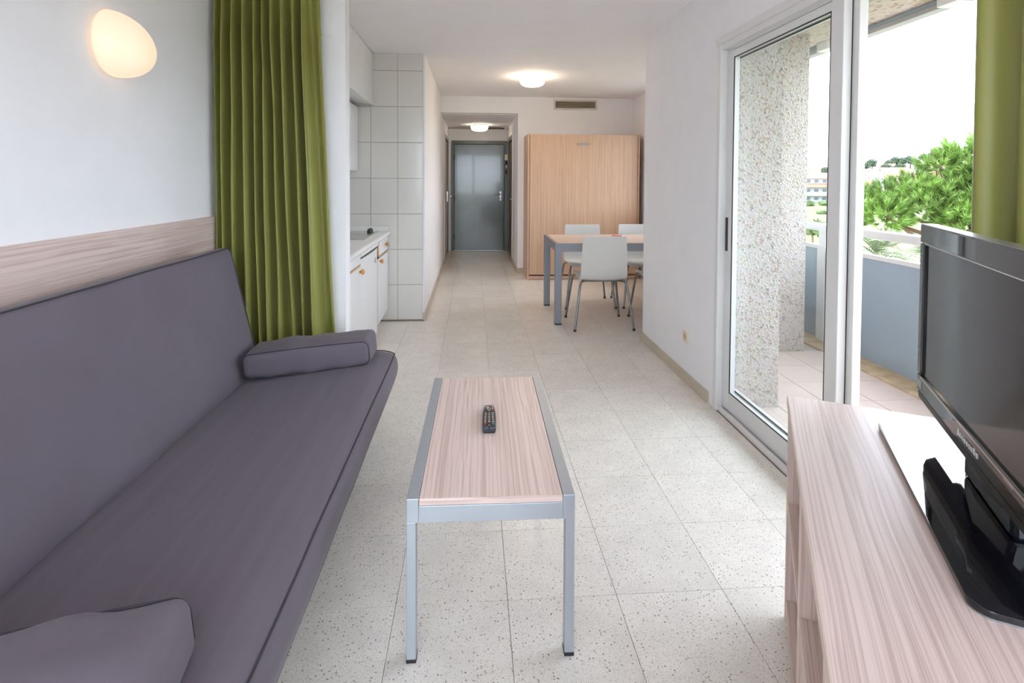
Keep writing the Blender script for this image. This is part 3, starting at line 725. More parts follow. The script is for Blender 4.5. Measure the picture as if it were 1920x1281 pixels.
for yy in (-.75, .75):
    for xx in (-.50, .20):
        bm = bmesh.new(); lathe(bm, [(0, 0), (.022, 0), (.022, .016), (0, .016)], 14, 'z', (xx, yy, 0)); obj('foot_cap', bm, 'black_plastic', sf)
def cushion(label, loc, rot, seed):
    c = thing('sofa_cushion', label, 'cushion', loc, group='bolster cushions on the sofa')
    c.rotation_euler = rot
    hx, hy, hz = .295, .105, .058
    bm = soft_box(hx, hy, hz, .028, 18, 8, 4, bulge=.019, wr=.010, seed=seed)
    bmesh.ops.translate(bm, verts=bm.verts, vec=(0, 0, hz))
    bd = obj('cover', bm, 'sofa_fabric', c, smooth='all')
    for s, nm in ((-1, 'piping'), (1, 'piping')):
        loop = []; r_ = .03; n_ = 6
        for cx_, cz_, a0 in ((hx - .006 - r_, 2 * hz - r_ - .006, 0), (-(hx - .006 - r_), 2 * hz - r_ - .006, 90), (-(hx - .006 - r_), r_ + .006, 180), (hx - .006 - r_, r_ + .006, 270)):
            for k in range(n_ + 1):
                a = R(a0 + 90 * k / n_); loop.append((cx_ + r_ * math.cos(a), 0, cz_ + r_ * math.sin(a)))
        # densify the long edges and follow the swell of the cover
        pts = []
        for i, p in enumerate(loop):
            q = loop[(i + 1) % len(loop)]; L_ = math.dist(p, q); kk = max(1, int(L_ / .03))
            for t_ in range(kk):
                f = t_ / kk; x_ = p[0] + (q[0] - p[0]) * f; z_ = p[2] + (q[2] - p[2]) * f
                bl = math.sqrt(max(0, 1 - (x_ / hx) ** 2)) * .007
                pts.append((x_, s * (hy - .008), z_ + math.copysign(bl, z_ - hz)))
        bm = bmesh.new(); tube(bm, pts, .0027, 6, closed=True); obj(nm, bm, 'piping', bd, smooth=True)
    return c
cushion('grey-purple bolster cushion lying on the sofa end by the green curtain', (-.778, 2.660, .408), (0, R(-5.5), R(1)), 3)
cushion('grey-purple bolster cushion lying on the sofa end away from the curtain', (-.790, .885, .405), (0, R(-5.5), R(7)), 8)

# ------------------------------------------------------------------ coffee table and remote
ct = thing('coffee_table', 'low coffee table with ash top and grey metal frame', 'table', (.0585, 1.878, 0), R(-.8))
W, D_, HT = .2305, .442, .455
obj('tabletop', nb((-W + .034, W - .034, -D_ + .004, D_ - .004, HT - .019, HT), bevel=.0015), 'ash_y', ct)
for s_ in (-1, 1):
    y0, y1 = sorted((s_ * (D_ - .0045), s_ * (D_ - .0025))); obj('end_band', nb((-W + .034, W - .034, y0, y1, HT - .019, HT - .0003)), 'ash_edge_x', ct)
obj('side_rail', nb((-W, -W + .033, -D_, D_, HT - .066, HT + .001), bevel=.0015), 'alu_grey', ct)
obj('side_rail', nb((W - .033, W, -D_, D_, HT - .066, HT + .001), bevel=.0015), 'alu_grey', ct)
for s in (-1, 1):
    y0, y1 = sorted((s * D_, s * (D_ - .02))); obj('end_rail', nb((-W + .033, W - .033, y0, y1, HT - .066, HT - .0195), bevel=.001), 'alu_grey', ct)
for sx in (-1, 1):
    for sy in (-1, 1):
        x0, x1 = sorted((sx * W, sx * (W - .0255))); y0, y1 = sorted((sy * D_, sy * (D_ - .034)))
        lg = obj('leg', nb((x0, x1, y0, y1, .009, HT - .064), bevel=.0015), 'alu_grey', ct)
        obj('foot_cap', nb((x0 - .001, x1 + .001, y0 - .001, y1 + .001, 0, .010), bevel=.001), 'black_plastic', lg)
rm = thing('remote_control', 'black remote control with coloured buttons on coffee table', 'remote', (.0595, 1.9, HT), R(-1.5))
def rw(v): return .0245 - .0070 * max(0, v) ** 1.6 - .0015 * max(0, -v) ** 3   # half width along the length
bm = bmesh.new(); secs = []
for k in range(15):
    v_ = -1 + 2 * k / 14
    e = 1.0 if 0 < k < 14 else .86
    w = rw(v_) * (e if k else .93); hgt = (.019 + .004 * math.cos(v_ * 1.4)) * (1 if 0 < k < 14 else .8)
    y = v_ * .096
    secs.append([(-w * .86, y, .0), (w * .86, y, .0), (w, y, .007), (w * .97, y, hgt * .75), (w * .82, y, hgt * .97), (0, y, hgt), (-w * .82, y, hgt * .97), (-w * .97, y, hgt * .75), (-w, y, .007)])
loft(bm, secs); obj('body', bm, 'remote_body', rm, smooth=45)
obj('battery_end', nb((-.0225, .0225, -.0985, -.080, .004, .0215), bevel=.004), 'remote_end', rm)
obj('lens', nb((-.003, .003, -.1, -.0835, .012, .0224), bevel=.001), 'black_plastic', rm)
obj('lens_dot', nb((-.0025, .0025, -.0845, -.0815, .018, .0229), bevel=.0006), 'silver_print', rm)
def btn(mat, x, y, w, h, z=.0228): return obj('button', nb((x - w, x + w, y - h, y + h, z - .004, z + .0012), bevel=.0008), mat, rm)
for j, (ma, mb, mc, md) in enumerate((('btn_white', 'btn_white', 'btn_magenta', 'btn_white'), ('btn_blue', 'btn_yellow', 'btn_green', 'btn_red'), ('btn_blue', 'btn_yellow', 'btn_white', 'btn_white'))):
    for x, mt in zip((-.0135, -.0045, .0045, .0135), (ma, mb, mc, md)): btn(mt, x * (1 - .03 * (2 - j)), .068 - j * .010, .0030 if j != 1 else .0035, .0025 if j != 1 else .0036, .0215)
bm = bmesh.new(); lathe(bm, [(0, .021), (.0125, .021), (.0125, .0235), (.0105, .0242), (0, .0242)], 24, 'z', (0, .030, 0))
for q in bm.verts: q.co.y = .030 + (q.co.y - .030) * .62
obj('navigation_ring', bm, 'remote_end', rm)
btn('btn_white', 0, .030, .0035, .002, .0242)
for j in range(6):
    for x in (-.0135, 0, .0135): btn('btn_white', x * (.93 + .02 * j), .010 - j * .0135, .0030, .0018)
btn('btn_magenta', -.0145, -.073, .0045, .003); btn('btn_teal', .0145, -.073, .0045, .003)
obj('print_line', nb((-.010, .010, .0795, .0812, .019, .0205)), 'silver_print', rm)

# ------------------------------------------------------------------ TV unit
U = R(28.6); ZT = .68
tu = thing('tv_unit', 'ash wood sideboard with open shelves under the television', 'sideboard', (.945, 1.524, 0), -U)
# local: x = depth (0 front .. .42 back), y = length (0 far end .. -1.36)
DP, LN = .42, 1.36
obj('top_panel', nb((0, DP, -LN, 0, ZT - .028, ZT), bevel=.0012), 'unit_wood', tu)
obj('top_edge', nb((-.0012, .001, -LN, 0, ZT - .0275, ZT - .0008)), 'edge_band', tu)
for ya, yb in ((-.026, 0), (-.482, -.456), (-.930, -.904), (-LN, -LN + .026)):
    p = obj('upright', nb((.004, DP, ya, yb, 0.0, ZT - .028), bevel=.001), 'unit_wood_v', tu)
    obj('edge_strip', nb((.0025, .0045, ya + .0005, yb - .0005, 0, ZT - .028)), 'edge_band', p)
for ya, yb in ((-.456, -.026), (-.904, -.482), (-LN + .026, -.930)):
    for z in (.05, .345):
        p = obj('shelf', nb((.006, DP - .01, ya, yb, z, z + .022), bevel=.001), 'unit_wood', tu)
        obj('edge_strip', nb((.0045, .0065, ya, yb, z + .0005, z + .0215)), 'edge_band', p)
obj('back_panel', nb((DP - .012, DP - .002, -LN + .02, -.02, .03, ZT - .028)), 'unit_wood_v', tu)
obj('plinth', nb((.03, .045, -LN + .026, -.026, 0, .05)), 'unit_wood_v', tu)

# television: same orientation, stands on the unit
tvl = Vector((.945, 1.524, 0)) + Matrix.Rotation(-U, 3, 'Z') @ Vector((.305, -.47, ZT))
tv = thing('television', 'black flat television with glossy frame and base', 'television', tvl, -U)
# local: x depth (front plane at -.005), y length
bm = bmesh.new()
bl = [(-.102, -.33), (-.102, .325), (-.098, .331), (.095, .331), (.11, .31), (.11, -.31), (.095, -.331), (-.075, -.331), (-.095, -.326)]
# rounded outline
outl = []
for (cx_, cy_), (a0, a1), r_ in (((-.082, .311), (90, 180), .008), ((-.072, -.301), (180, 270), .030), ((.08, -.301), (270, 360), .030), ((.08, .301), (0, 90), .030)):
    for k in range(7):
        a = R(a0 + (a1 - a0) * k / 6); outl.append((cx_ + r_ * math.cos(a) - (.012 if cx_ < 0 and r_ < .01 else 0), cy_ + r_ * math.sin(a) + (.012 if r_ < .01 else 0)))
prism(bm, outl, .004, .014, bevel=.0015); bs = obj('stand_base', bm, 'gloss_black', tv, smooth=30)
obj('base_rim', (lambda q: (prism(q, [(x * .985, y * .995) for x, y in outl], 0.0, .0045), q)[1])(bmesh.new()), 'tv_side', bs)
obj('stand_neck', nb((.015, .055, -.12, .12, .013, .12), bevel=.01), 'gloss_black', tv)
TVH, TVW = .535, .372   # top height above unit, half width
Z0 = .105
bez = nb((-.012, .02, -TVW, TVW, TVH - .048, TVH), (-.012, .02, -TVW, -TVW + .030, Z0 + .045, TVH - .048), (-.012, .02, TVW - .030, TVW, Z0 + .045, TVH - .048), (-.012, .02, -TVW, TVW, Z0, Z0 + .045), bevel=.003)
fr = obj('bezel', bez, 'gloss_black', tv)
obj('screen', nb((-.006, .01, -TVW + .029, TVW - .029, Z0 + .044, TVH - .047)), 'screen', tv)
obj('screen_trim', nb((-.0128, -.010, -TVW + .031, TVW - .031, Z0 + .038, Z0 + .043)), 'tv_chrome', tv)
obj('top_trim', nb((-.0128, -.010, -TVW + .031, TVW - .045, TVH - .0485, TVH - .0465)), 'silver_print', tv)
bm = bmesh.new()
ch = [(-.012, Z0 + .001), (-.010, Z0 - .016), (-.002, Z0 - .027), (.02, Z0 - .030), (.03, Z0 + .001)]
loft(bm, [[(x, -TVW + .01, z) for x, z in ch], [(x, TVW - .012, z) for x, z in ch]]); obj('speaker_strip', bm, 'black_plastic', tv)
obj('rear_housing', nb((.02, .075, -TVW + .03, TVW - .03, Z0 + .02, TVH - .03), bevel=.015), 'black_plastic', tv)
obj('side_trim', nb((-.004, .021, TVW - .0005, TVW + .0012, Z0, TVH - .001), (-.004, .021, -TVW - .0012, -TVW + .0005, Z0, TVH - .001), (-.0105, .021, -TVW, TVW, TVH - .0005, TVH + .0012)), 'tv_side', tv)
lt = obj('lettering', nb(*[(-.0132, -.0115, .062 - k * .0125 - (.0085 if k in (0, 8) else .0065), .062 - k * .0125, Z0 + .014, Z0 + (.0265 if k in (0, 7) else .023)) for k in range(9)]), 'silver_print', tv)
obj('badge', nb((-.0132, -.0115, TVW - .045, TVW - .012, Z0 + .012, Z0 + .034), bevel=.0005), 'tv_side', tv)
obj('power_light', nb((-.0132, -.0115, -.20, -.16, Z0 + .036, Z0 + .044)), 'tv_chrome', tv)

# ------------------------------------------------------------------ curtains
def curtain_mesh(fn, nu, nv):
    """fn(u, v) -> point; single sheet"""
    bm = bmesh.new(); g = [[bm.verts.new(fn(i / nu, j / nv)) for i in range(nu + 1)] for j in range(nv + 1)]
    for j in range(nv):
        for i in range(nu): bm.faces.new((g[j][i], g[j][i + 1], g[j + 1][i + 1], g[j + 1][i]))
    return bm
rng = random.Random(4)
# fold ridge positions across the closed curtain (fraction of its width)
ridges = [0, .075, .175, .275, .375, .455, .535, .64, .75, .83, 1.0]
amps = [.030, .046, .052, .054, .046, .052, .044, .054, .052, .056, .014]
def foldwave(u):
    for k in range(len(ridges) - 1):
        a, b_ = ridges[k], ridges[k + 1]
        if u <= b_:
            f = (u - a) / (b_ - a); am = amps[k] + (amps[k + 1] - amps[k]) * f
            return am * math.copysign(abs(math.cos(2 * math.pi * f)) ** .75, math.cos(2 * math.pi * f)), am
    return 0, 0
def curtain_left(u, v):
    z = .012 + v * (2.43 - .012)
    xl = -1.432 + .015 * v ; xr = -.742 - .10 * v ** .8 - .02 * v
    w, am = foldwave(u)
    pinch = 1 - .55 * max(0, (v - .86) / .14)
    x = xl + (xr - xl) * u + .010 * math.sin(7 * u * math.pi + v * 3) * (1 - v) + .006 * noise.noise(Vector((u * 9, v * 3, 2)))
    y = -w * pinch * (1.0 if u < .84 else .75) + .008 * noise.noise(Vector((u * 14, v * 5, 5))) + .012 * math.sin(v * 4 + u * 11) * (1 - v)
    # tuck: a crease half way up
    y += .010 * math.exp(-((u - .46) / .03) ** 2 - ((v - .80) / .05) ** 2)
    return (x, y, z)
cu = thing('curtain', 'long olive green curtain hanging beside the kitchen partition', 'curtain', (0, 3.075, 0), group='olive green curtains')
bm = curtain_mesh(curtain_left, 300, 60)
o = obj('cloth', bm, 'curtain_green', cu, smooth='all'); md = o.modifiers.new('thickness', 'SOLIDIFY'); md.thickness = .002
bm = bmesh.new()
for k, u in enumerate(ridges[:-1]):
    x, y, z = curtain_left(u + .01, 1.0); box(bm, x - .004, x + .004, y - .006, y + .006, 2.42, 2.462)
obj('hooks', bm, 'trim_white', cu)
obj('track', nb((-1.44, -.70, -.015, .015, 2.458, 2.48)), 'trim_white', tag(bpy.data.objects.new('curtain_rail', None), 'white ceiling track of the curtain beside the kitchen', 'curtain rail'))
cr = bpy.data.objects['curtain_rail']; COL.objects.link(cr); cr.location = (0, 3.075, 0)
def curtain_right(u, v):
    z = .012 + v * (2.43 - .012)
    y = 1.335 - .004 * (1 - v) - u * .60
    f = u * 5.2 + .08 * math.sin(v * 2.2)
    x = -.034 * math.copysign(abs(math.sin(2 * math.pi * f)) ** .8, math.sin(2 * math.pi * f)) * (.75 + .25 * v) + .006 * noise.noise(Vector((u * 10, v * 3, 8)))
    y += .010 * math.sin(v * 2.5 + u * 9) * (1 - v)
    return (x, y, z)
c2 = thing('curtain', 'olive green curtain hanging at the glass door behind the television', 'curtain', (1.352, 0, 0), group='olive green curtains')
o = obj('cloth', curtain_mesh(curtain_right, 160, 40), 'curtain_green', c2, smooth='all'); md = o.modifiers.new('thickness', 'SOLIDIFY'); md.thickness = .002
c3 = thing('curtain_rail', 'white ceiling track over the sliding glass door', 'curtain rail', (1.352, 0, 0))
obj('track', nb((-.015, .015, .70, 2.95, 2.458, 2.48)), 'trim_white', c3)
obj('hooks', nb(*[(-.004, .004, 1.32 - k * .058 - .006, 1.32 - k * .058 + .006, 2.42, 2.462) for k in range(11)]), 'trim_white', c2)

# ------------------------------------------------------------------ sliding balcony door
sd = thing('door_1', 'white aluminium sliding glass door to the balcony', 'sliding door', (1.40, 2.0, 0), kind='structure')
# local y from -1.07 (near jamb) to +.985 (far jamb)
obj('frame_jamb', nb((-.006, .030, .945, .985, .0, 2.115), (.030, .076, .946, .985, .012, 2.06), bevel=.003), 'pvc_white', sd)
obj('frame_jamb', nb((-.006, .125, -1.07, -1.02, 0, 2.115), bevel=.003), 'pvc_white', sd)
obj('frame_head', nb((-.010, .02, -1.07, 1.005, 2.095, 2.135), (.0, .125, -1.02, .945, 2.062, 2.115), bevel=.003), 'pvc_white', sd)
obj('head_channel', nb((.038, .12, -1.02, .945, 2.052, 2.063)), 'pvc_white', sd)
obj('track', nb((.008, .125, -1.07, .985, .0, .012), (.008, .022, -1.07, .985, .012, .030), (.050, .056, -1.02, .93, .012, .028), (.088, .094, -1.02, .93, .012, .028), (.110, .125, -1.07, .985, .012, .03), bevel=.0015), 'alu_white', sd)
def panel(x0, x1, ya, yb, mat, handle, fs):
    p = obj('sliding_panel', nb((x0, x1, yb - fs, yb, .024, 2.052), (x0, x1, ya, ya + .074, .024, 2.052), bevel=.003), mat, sd)
    obj('bottom_rail', nb((x0 + .002, x1 - .002, ya + .074, yb - fs, .026, .128), bevel=.003), 'pvc_white', p)
    obj('top_rail', nb((x0 + .002, x1 - .002, ya + .074, yb - fs, 2.010, 2.050), bevel=.003), 'pvc_white', p)
    xm = (x0 + x1) / 2
    obj('pane', nb((xm - .003, xm + .003, ya + .07, yb - fs + .004, .122, 2.016)), 'pane_glass', p)
    g = .005
    obj('gasket', nb((x0 + .001, x0 + .006, ya + .074, yb - fs, .128, .128 + g), (x0 + .001, x0 + .006, ya + .074, yb - fs, 2.010 - g, 2.010), (x0 + .001, x0 + .006, yb - fs - g, yb - fs, .128, 2.01), (x0 + .001, x0 + .006, ya + .074, ya + .074 + g, .128, 2.01)), 'black_plastic', p)
    if handle: obj('pull_handle', nb((x0 - .006, x0 + .004, yb - .032, yb - .010, .925, 1.115), bevel=.003), 'black_plastic', p)
    return p
panel(.036, .072, -.005, .944, 'pvc_white', True, .069)
panel(.078, .114, -.035, .986, 'pvc_white', False, .010)
obj('brush_seal', nb((.0715, .0785, -.001, .008, .03, 2.05)), 'black_plastic', sd)

# ------------------------------------------------------------------ balcony
bf = struct('floor_balcony', nb((1.50, 2.74, -3.0, 7.0, -.30, -.020)), 'balcony_grout', 'pale terracotta tiled balcony floor', 'floor')
bt = None
for i in range(4):
    for j in range(21):
        x = 1.50 + .31 * i; y = -1.6 + .31 * j
        if x + .15 < 1.79 and (y > 2.99 or y + .31 < .9): continue
        if y > 3.9 and x < 2.5: continue
        if bt is None:
            bt = obj('floor_tile', nb((0.002, .308, .002, .308, -.022, -.012), bevel=.0015, seg=1), 'balcony_tile', bf); bt.location = (x, y, 0)
        else: share(bt, (x, y, 0), bf)
struct('balcony_kerb', nb((2.735, 3.02, -3.0, 7.0, -.30, -.002), bevel=.004), 'kerb_stone', 'tan stone kerb along the balcony edge', 'kerb')
struct('ceiling_balcony', nb((1.50, 2.96, -3.0, 4.17, 2.47, 2.70), (2.613, 2.96, 4.17, 7.6, 2.47, 2.70), (1.795, 2.0, -3.0, 4.01, 2.44, 2.47)), 'stucco_ceiling', 'rough stucco underside of the balcony above', 'ceiling')
rl = thing('balcony_railing', 'white balcony railing with blue-grey infill panels', 'railing', (2.93, 1.0, 0))
obj('handrail', nb((-.035, .035, -4.0, 6.0, .905, .968), bevel=.012, seg=3), 'rail_white', rl, smooth=40)
obj('middle_rail', nb((-.02, .02, -4.0, 6.0, .752, .786), bevel=.004), 'rail_white', rl)
for yy in (-3.4, -1.55, .10, 1.70, 3.225, 4.9):
    obj('post', nb((-.045, .030, yy - .05, yy + .05, -.01, .79), (-.038, .028, yy - .043, yy + .043, .78, .91), bevel=.004), 'rail_white', rl)
for ya, yb in ((-3.35, -1.6), (-1.5, .05), (.15, 1.0), (1.004, 1.65), (1.75, 3.175), (3.275, 4.85)):
    obj('infill_panel', nb((-.006, .006, ya, yb, -.004, .753), bevel=.001), 'balustrade_blue', rl)
aw = thing('awning_rail', 'blue and grey awning rail under the balcony slab edge', 'awning rail', (2.93, 1.0, 2.40))
obj('blue_strip', nb((-.02, .05, -4.0, 6.0, .036, .068)), 'awning_blue', aw)
obj('grey_bar', nb((-.035, .045, -4.0, 6.0, .004, .037), bevel=.004), 'awning_grey', aw)
for yy in (2.07, 3.23, .6): obj('bracket', nb((-.07, .03, yy - .07, yy + .07, .0, .072), bevel=.006), 'rail_white', aw)

# ------------------------------------------------------------------ outside
GZ = -7.0
struct('bounce_ground', nb((-40, 9.5, -60, 11, GZ, GZ + .06)), 'bounce_paving', 'unseen pale paving below the windows, added to bounce daylight upward', 'bounce_ground')  # pale ground added out of view to reflect sky light into the rooms
gd = struct('ground', (lambda q: (prism(q, [(-400, -300), (420, -300), (420, 420), (-400, 420)], GZ - 1, GZ), q)[1])(bmesh.new()), 'field_grass', 'yellow-green grass field outside the balcony', 'ground')
bm = bmesh.new(); prism(bm, [(33, 52), (60, 52), (64, 66), (36, 66)], GZ, GZ + .05)
tag(obj('soil_path', bm, 'dry_soil'), 'bare sandy path between field and garden', 'path', kind='structure')
bm = bmesh.new(); n_ = 28; g = []
for j in range(n_ + 1):
    row = []
    for i in range(n_ + 1):
        x = 150 + 560 * i / n_; y = 260 + 560 * j / n_
        rr_ = y + .35 * x
        h = GZ - .5 + 30 * (1 / (1 + math.exp(-(rr_ - 640) / 70))) * (.55 + .6 * (1 / (1 + math.exp(-(x / y - .78) / .06)))) + 1.5 * noise.noise(Vector((x * .012, y * .012, 0)))
        row.append(bm.verts.new((x, y, h)))
    g.append(row)
hill_h = lambda x, y: GZ - .5 + 30 * (1 / (1 + math.exp(-((y + .35 * x) - 640) / 70))) * (.55 + .6 * (1 / (1 + math.exp(-(x / y - .78) / .06)))) + 1.5 * noise.noise(Vector((x * .012, y * .012, 0)))
for j in range(n_):
    for i in range(n_): bm.faces.new((g[j][i], g[j][i + 1], g[j + 1][i + 1], g[j + 1][i]))
struct('hillside', bm, 'hill_soil', 'distant hill carrying the town', 'hill', smooth='all')
# long pale apartment building
ab = thing('apartment_building', 'long pale building with orange tiled roofs beyond the field', 'building', (132, 204, GZ))
obj('walls', nb((-17, 17, -5, 5, 0, 9.2)), 'house_white', ab)
bm = bmesh.new(); loft(bm, [[(-18, -6.2, 9.2), (-18, 0, 11.6), (-18, 6.2, 9.2)], [(18, -6.2, 9.2), (18, 0, 11.6), (18, 6.2, 9.2)]]); obj('roof', bm, 'roof_tile', ab)
bm = bmesh.new(); loft(bm, [[(-18, -8.6, 5.9), (-18, -5, 7.4), (-18, -5, 5.9)], [(18, -8.6, 5.9), (18, -5, 7.4), (18, -5, 5.9)]]); obj('porch_roof', bm, 'roof_tile', ab)
obj('balcony_slab', nb((-18, 18, -8, -5, 2.6, 2.9)), 'concrete', ab)
wd = None
for fz in (.9, 4.0, 7.6):
    for k in range(10):
        x = -15 + k * 3.3
        if wd is None: wd = obj('window', nb((-.75, .75, -5.12, -4.98, 0, 1.15)), 'house_window', ab); wd.location = (x, 0, fz)
        else: share(wd, (x, 0, fz), ab)
# town houses on the hill
hm = {}
def house_mesh(w, d_, h_, white):
    key = (w, d_, h_, white)
    if key not in hm:
        bm = bmesh.new(); box(bm, -w / 2, w / 2, -d_ / 2, d_ / 2, -4, h_)
        nf = len(bm.faces)
        a = loft(bm, [[(-w / 2 - .4, -d_ / 2 - .4, h_), (-w / 2 - .4, 0, h_ + d_ * .32), (-w / 2 - .4, d_ / 2 + .4, h_)], [(w / 2 + .4, -d_ / 2 - .4, h_), (w / 2 + .4, 0, h_ + d_ * .32), (w / 2 + .4, d_ / 2 + .4, h_)]])
        bm.faces.ensure_lookup_table()
        for f in bm.faces[nf:]: f.material_index = 1
        nf2 = len(bm.faces)
        for r_ in range(max(1, int(h_ // 3))):
            for k in range(max(2, int(w // 3.5))):
                x = -w / 2 + (k + .5) * w / max(2, int(w // 3.5)); box(bm, x - .6, x + .6, -d_ / 2 - .05, -d_ / 2 + .05, .9 + r_ * 3, 2.2 + r_ * 3)
        bm.faces.ensure_lookup_table()
        for f in bm.faces[nf2:]: f.material_index = 2
        bmesh.ops.recalc_face_normals(bm, faces=bm.faces)
        me = bpy.data.meshes.new('house'); bm.to_mesh(me); bm.free()
        for mt in ('house_white' if white else 'house_wall', 'roof_tile', 'house_window'): me.materials.append(MATS[mt])
        hm[key] = me
    return hm[key]
hr = random.Random(11)
far_spots = [(.772, 560, 5), (.785, 590, 6), (.822, 545, 5), (.835, 560, 6), (.85, 575, 5), (.865, 540, 6), (.875, 520, 5), (.815, 505, 5), (.83, 480, 5), (.845, 495, 5), (.80, 430, 4), (.665, 520, 5), (.69, 540, 5), (.895, 560, 6), (.91, 590, 6), (.76, 470, 4)]
placed = []
cnt = 0
for _try in range(6000):
    if cnt >= 70: break
    k = hr.uniform(.63, .95); y = hr.uniform(330, 560); x = k * y
    if any(math.hypot(x - a, y - b_) < 24 for a, b_ in placed) or any(math.hypot(x - q[0] * q[1], y - q[1]) < 20 for q in far_spots): continue
    placed.append((x, y)); cnt += 1
    w, d_, h_ = hr.choice(((11, 8, 6), (16, 9, 6), (9, 8, 3.2), (22, 10, 9), (14, 9, 7)))
    wt_ = hr.random() < .6
    o = bpy.data.objects.new('house', house_mesh(w, d_, h_, wt_)); COL.objects.link(o)
    o.location = (x, y, hill_h(x, y)); o.rotation_euler = (0, 0, R(hr.uniform(-50, 0)))
    size = {11: 'compact two-storey', 16: 'wide two-storey', 9: 'small single-storey', 22: 'long three-storey', 14: 'mid-sized two-storey'}[w]
    colr = 'white' if wt_ else 'peach-coloured'
    tag(o, size + ' ' + colr + ' house with orange roof on the far hill', 'house', size + ' ' + colr + ' hill houses')
def blob_tree_mesh(name, seed, n=9, leafs=650, size=1.0, lsize=.22):
    """crown of many small leaf cards around several lobes"""
    r_ = random.Random(seed); bm = bmesh.new()
    lobes = [(Vector((r_.uniform(-.6, .6), r_.uniform(-.6, .6), r_.uniform(-.15, .45))), r_.uniform(.35, .6)) for _ in range(n)]
    for _ in range(leafs):
        c, rad = r_.choice(lobes)
        dvec = Vector((r_.gauss(0, 1), r_.gauss(0, 1), r_.gauss(0, 1))).normalized()
        p = (c + dvec * rad * r_.uniform(.75, 1.0)) * size
        a = Vector((r_.gauss(0, 1), r_.gauss(0, 1), r_.gauss(0, 1))).normalized(); b_ = a.cross(dvec).normalized()
        s = lsize * r_.uniform(.6, 1.2) * size
        vs_ = [bm.verts.new(p + a * s), bm.verts.new(p + b_ * s * .6), bm.verts.new(p - a * s), bm.verts.new(p - b_ * s * .6)]
        bm.faces.new(vs_)
    for c, rad in lobes:
        s = bmesh.ops.create_icosphere(bm, subdivisions=1, radius=rad * .82 * size)['verts']
        for q in s: q.co += c * size
    return bm
ft = None
for k, y, s in far_spots:
    x = k * y
    if ft is None:
        ft = thing('hill_tree', 'dark green tree among the hill houses', 'tree', group='trees on the far hill')
        obj('crown', blob_tree_mesh('crown', 5, leafs=220, lsize=.3), 'far_foliage', ft).location = (0, 0, 1.0)
        bm = bmesh.new(); tube(bm, [(0, 0, -1), (0, 0, 1)], .12, 6); obj('trunk', bm, 'bark', ft)
        o = ft
    else: o = copy_tree(ft)
    o.location = (x, y, hill_h(x, y) + s * .5); o.scale = (s, s, s * .9)
# shrubs in the field
sh = None
for x, y, s in ((110, 168, 3.4), (120, 171, 3.4), (130, 175, 3.4), (100, 162, 3.0), (141, 180, 3.4), (88, 128, 1.6), (60, 90, 1.2), (66, 92, 1.4), (120, 150, 3.0), (146, 160, 3.2)):
    if sh is None:
        sh = thing('shrub', 'rounded green shrub growing in the grass field', 'shrub', group='shrubs in the field')
        obj('foliage', blob_tree_mesh('foliage', 12, leafs=320, lsize=.16), 'shrub_leaf', sh).location = (0, 0, .35)
        bm = bmesh.new(); tube(bm, [(0, 0, -.1), (0, 0, .4)], .06, 6); obj('stem', bm, 'bark', sh); o = sh
    else: o = copy_tree(sh)
    o.location = (x, y, GZ); o.scale = (s, s, s * .55)
# white dome tent/car roof in the field
bm = bmesh.new(); lathe(bm, [(3.2, 0), (3.1, .8), (2.5, 1.6), (1.4, 2.1), (0, 2.3)], 24)
dm = thing('dome_shelter', 'small white dome at the far edge of the field', 'shelter', (139.5, 200 - 8, GZ))
obj('shell', bm, 'rail_white', dm, smooth=True)
obj('base_ring', nb((-3.25, 3.25, -3.25, 3.25, 0, .06)), 'concrete', dm)
# young tree by the path
yt = thing('young_tree', 'young tree with thin trunk beside the sandy path', 'tree', (37.6, 56.5, GZ))
bm = bmesh.new(); tube(bm, [(0, 0, 0), (.05, 0, 1.0), (-.03, 0, 2.2), (.1, 0, 3.0)], .10, 8, radii=[.16, .12, .10, .06]); obj('trunk', bm, 'bark', yt, smooth=True)
o = obj('crown', blob_tree_mesh('crown', 21, leafs=500, size=1.3, lsize=.16), 'shrub_leaf', yt); o.location = (.3, 0, 2.9)

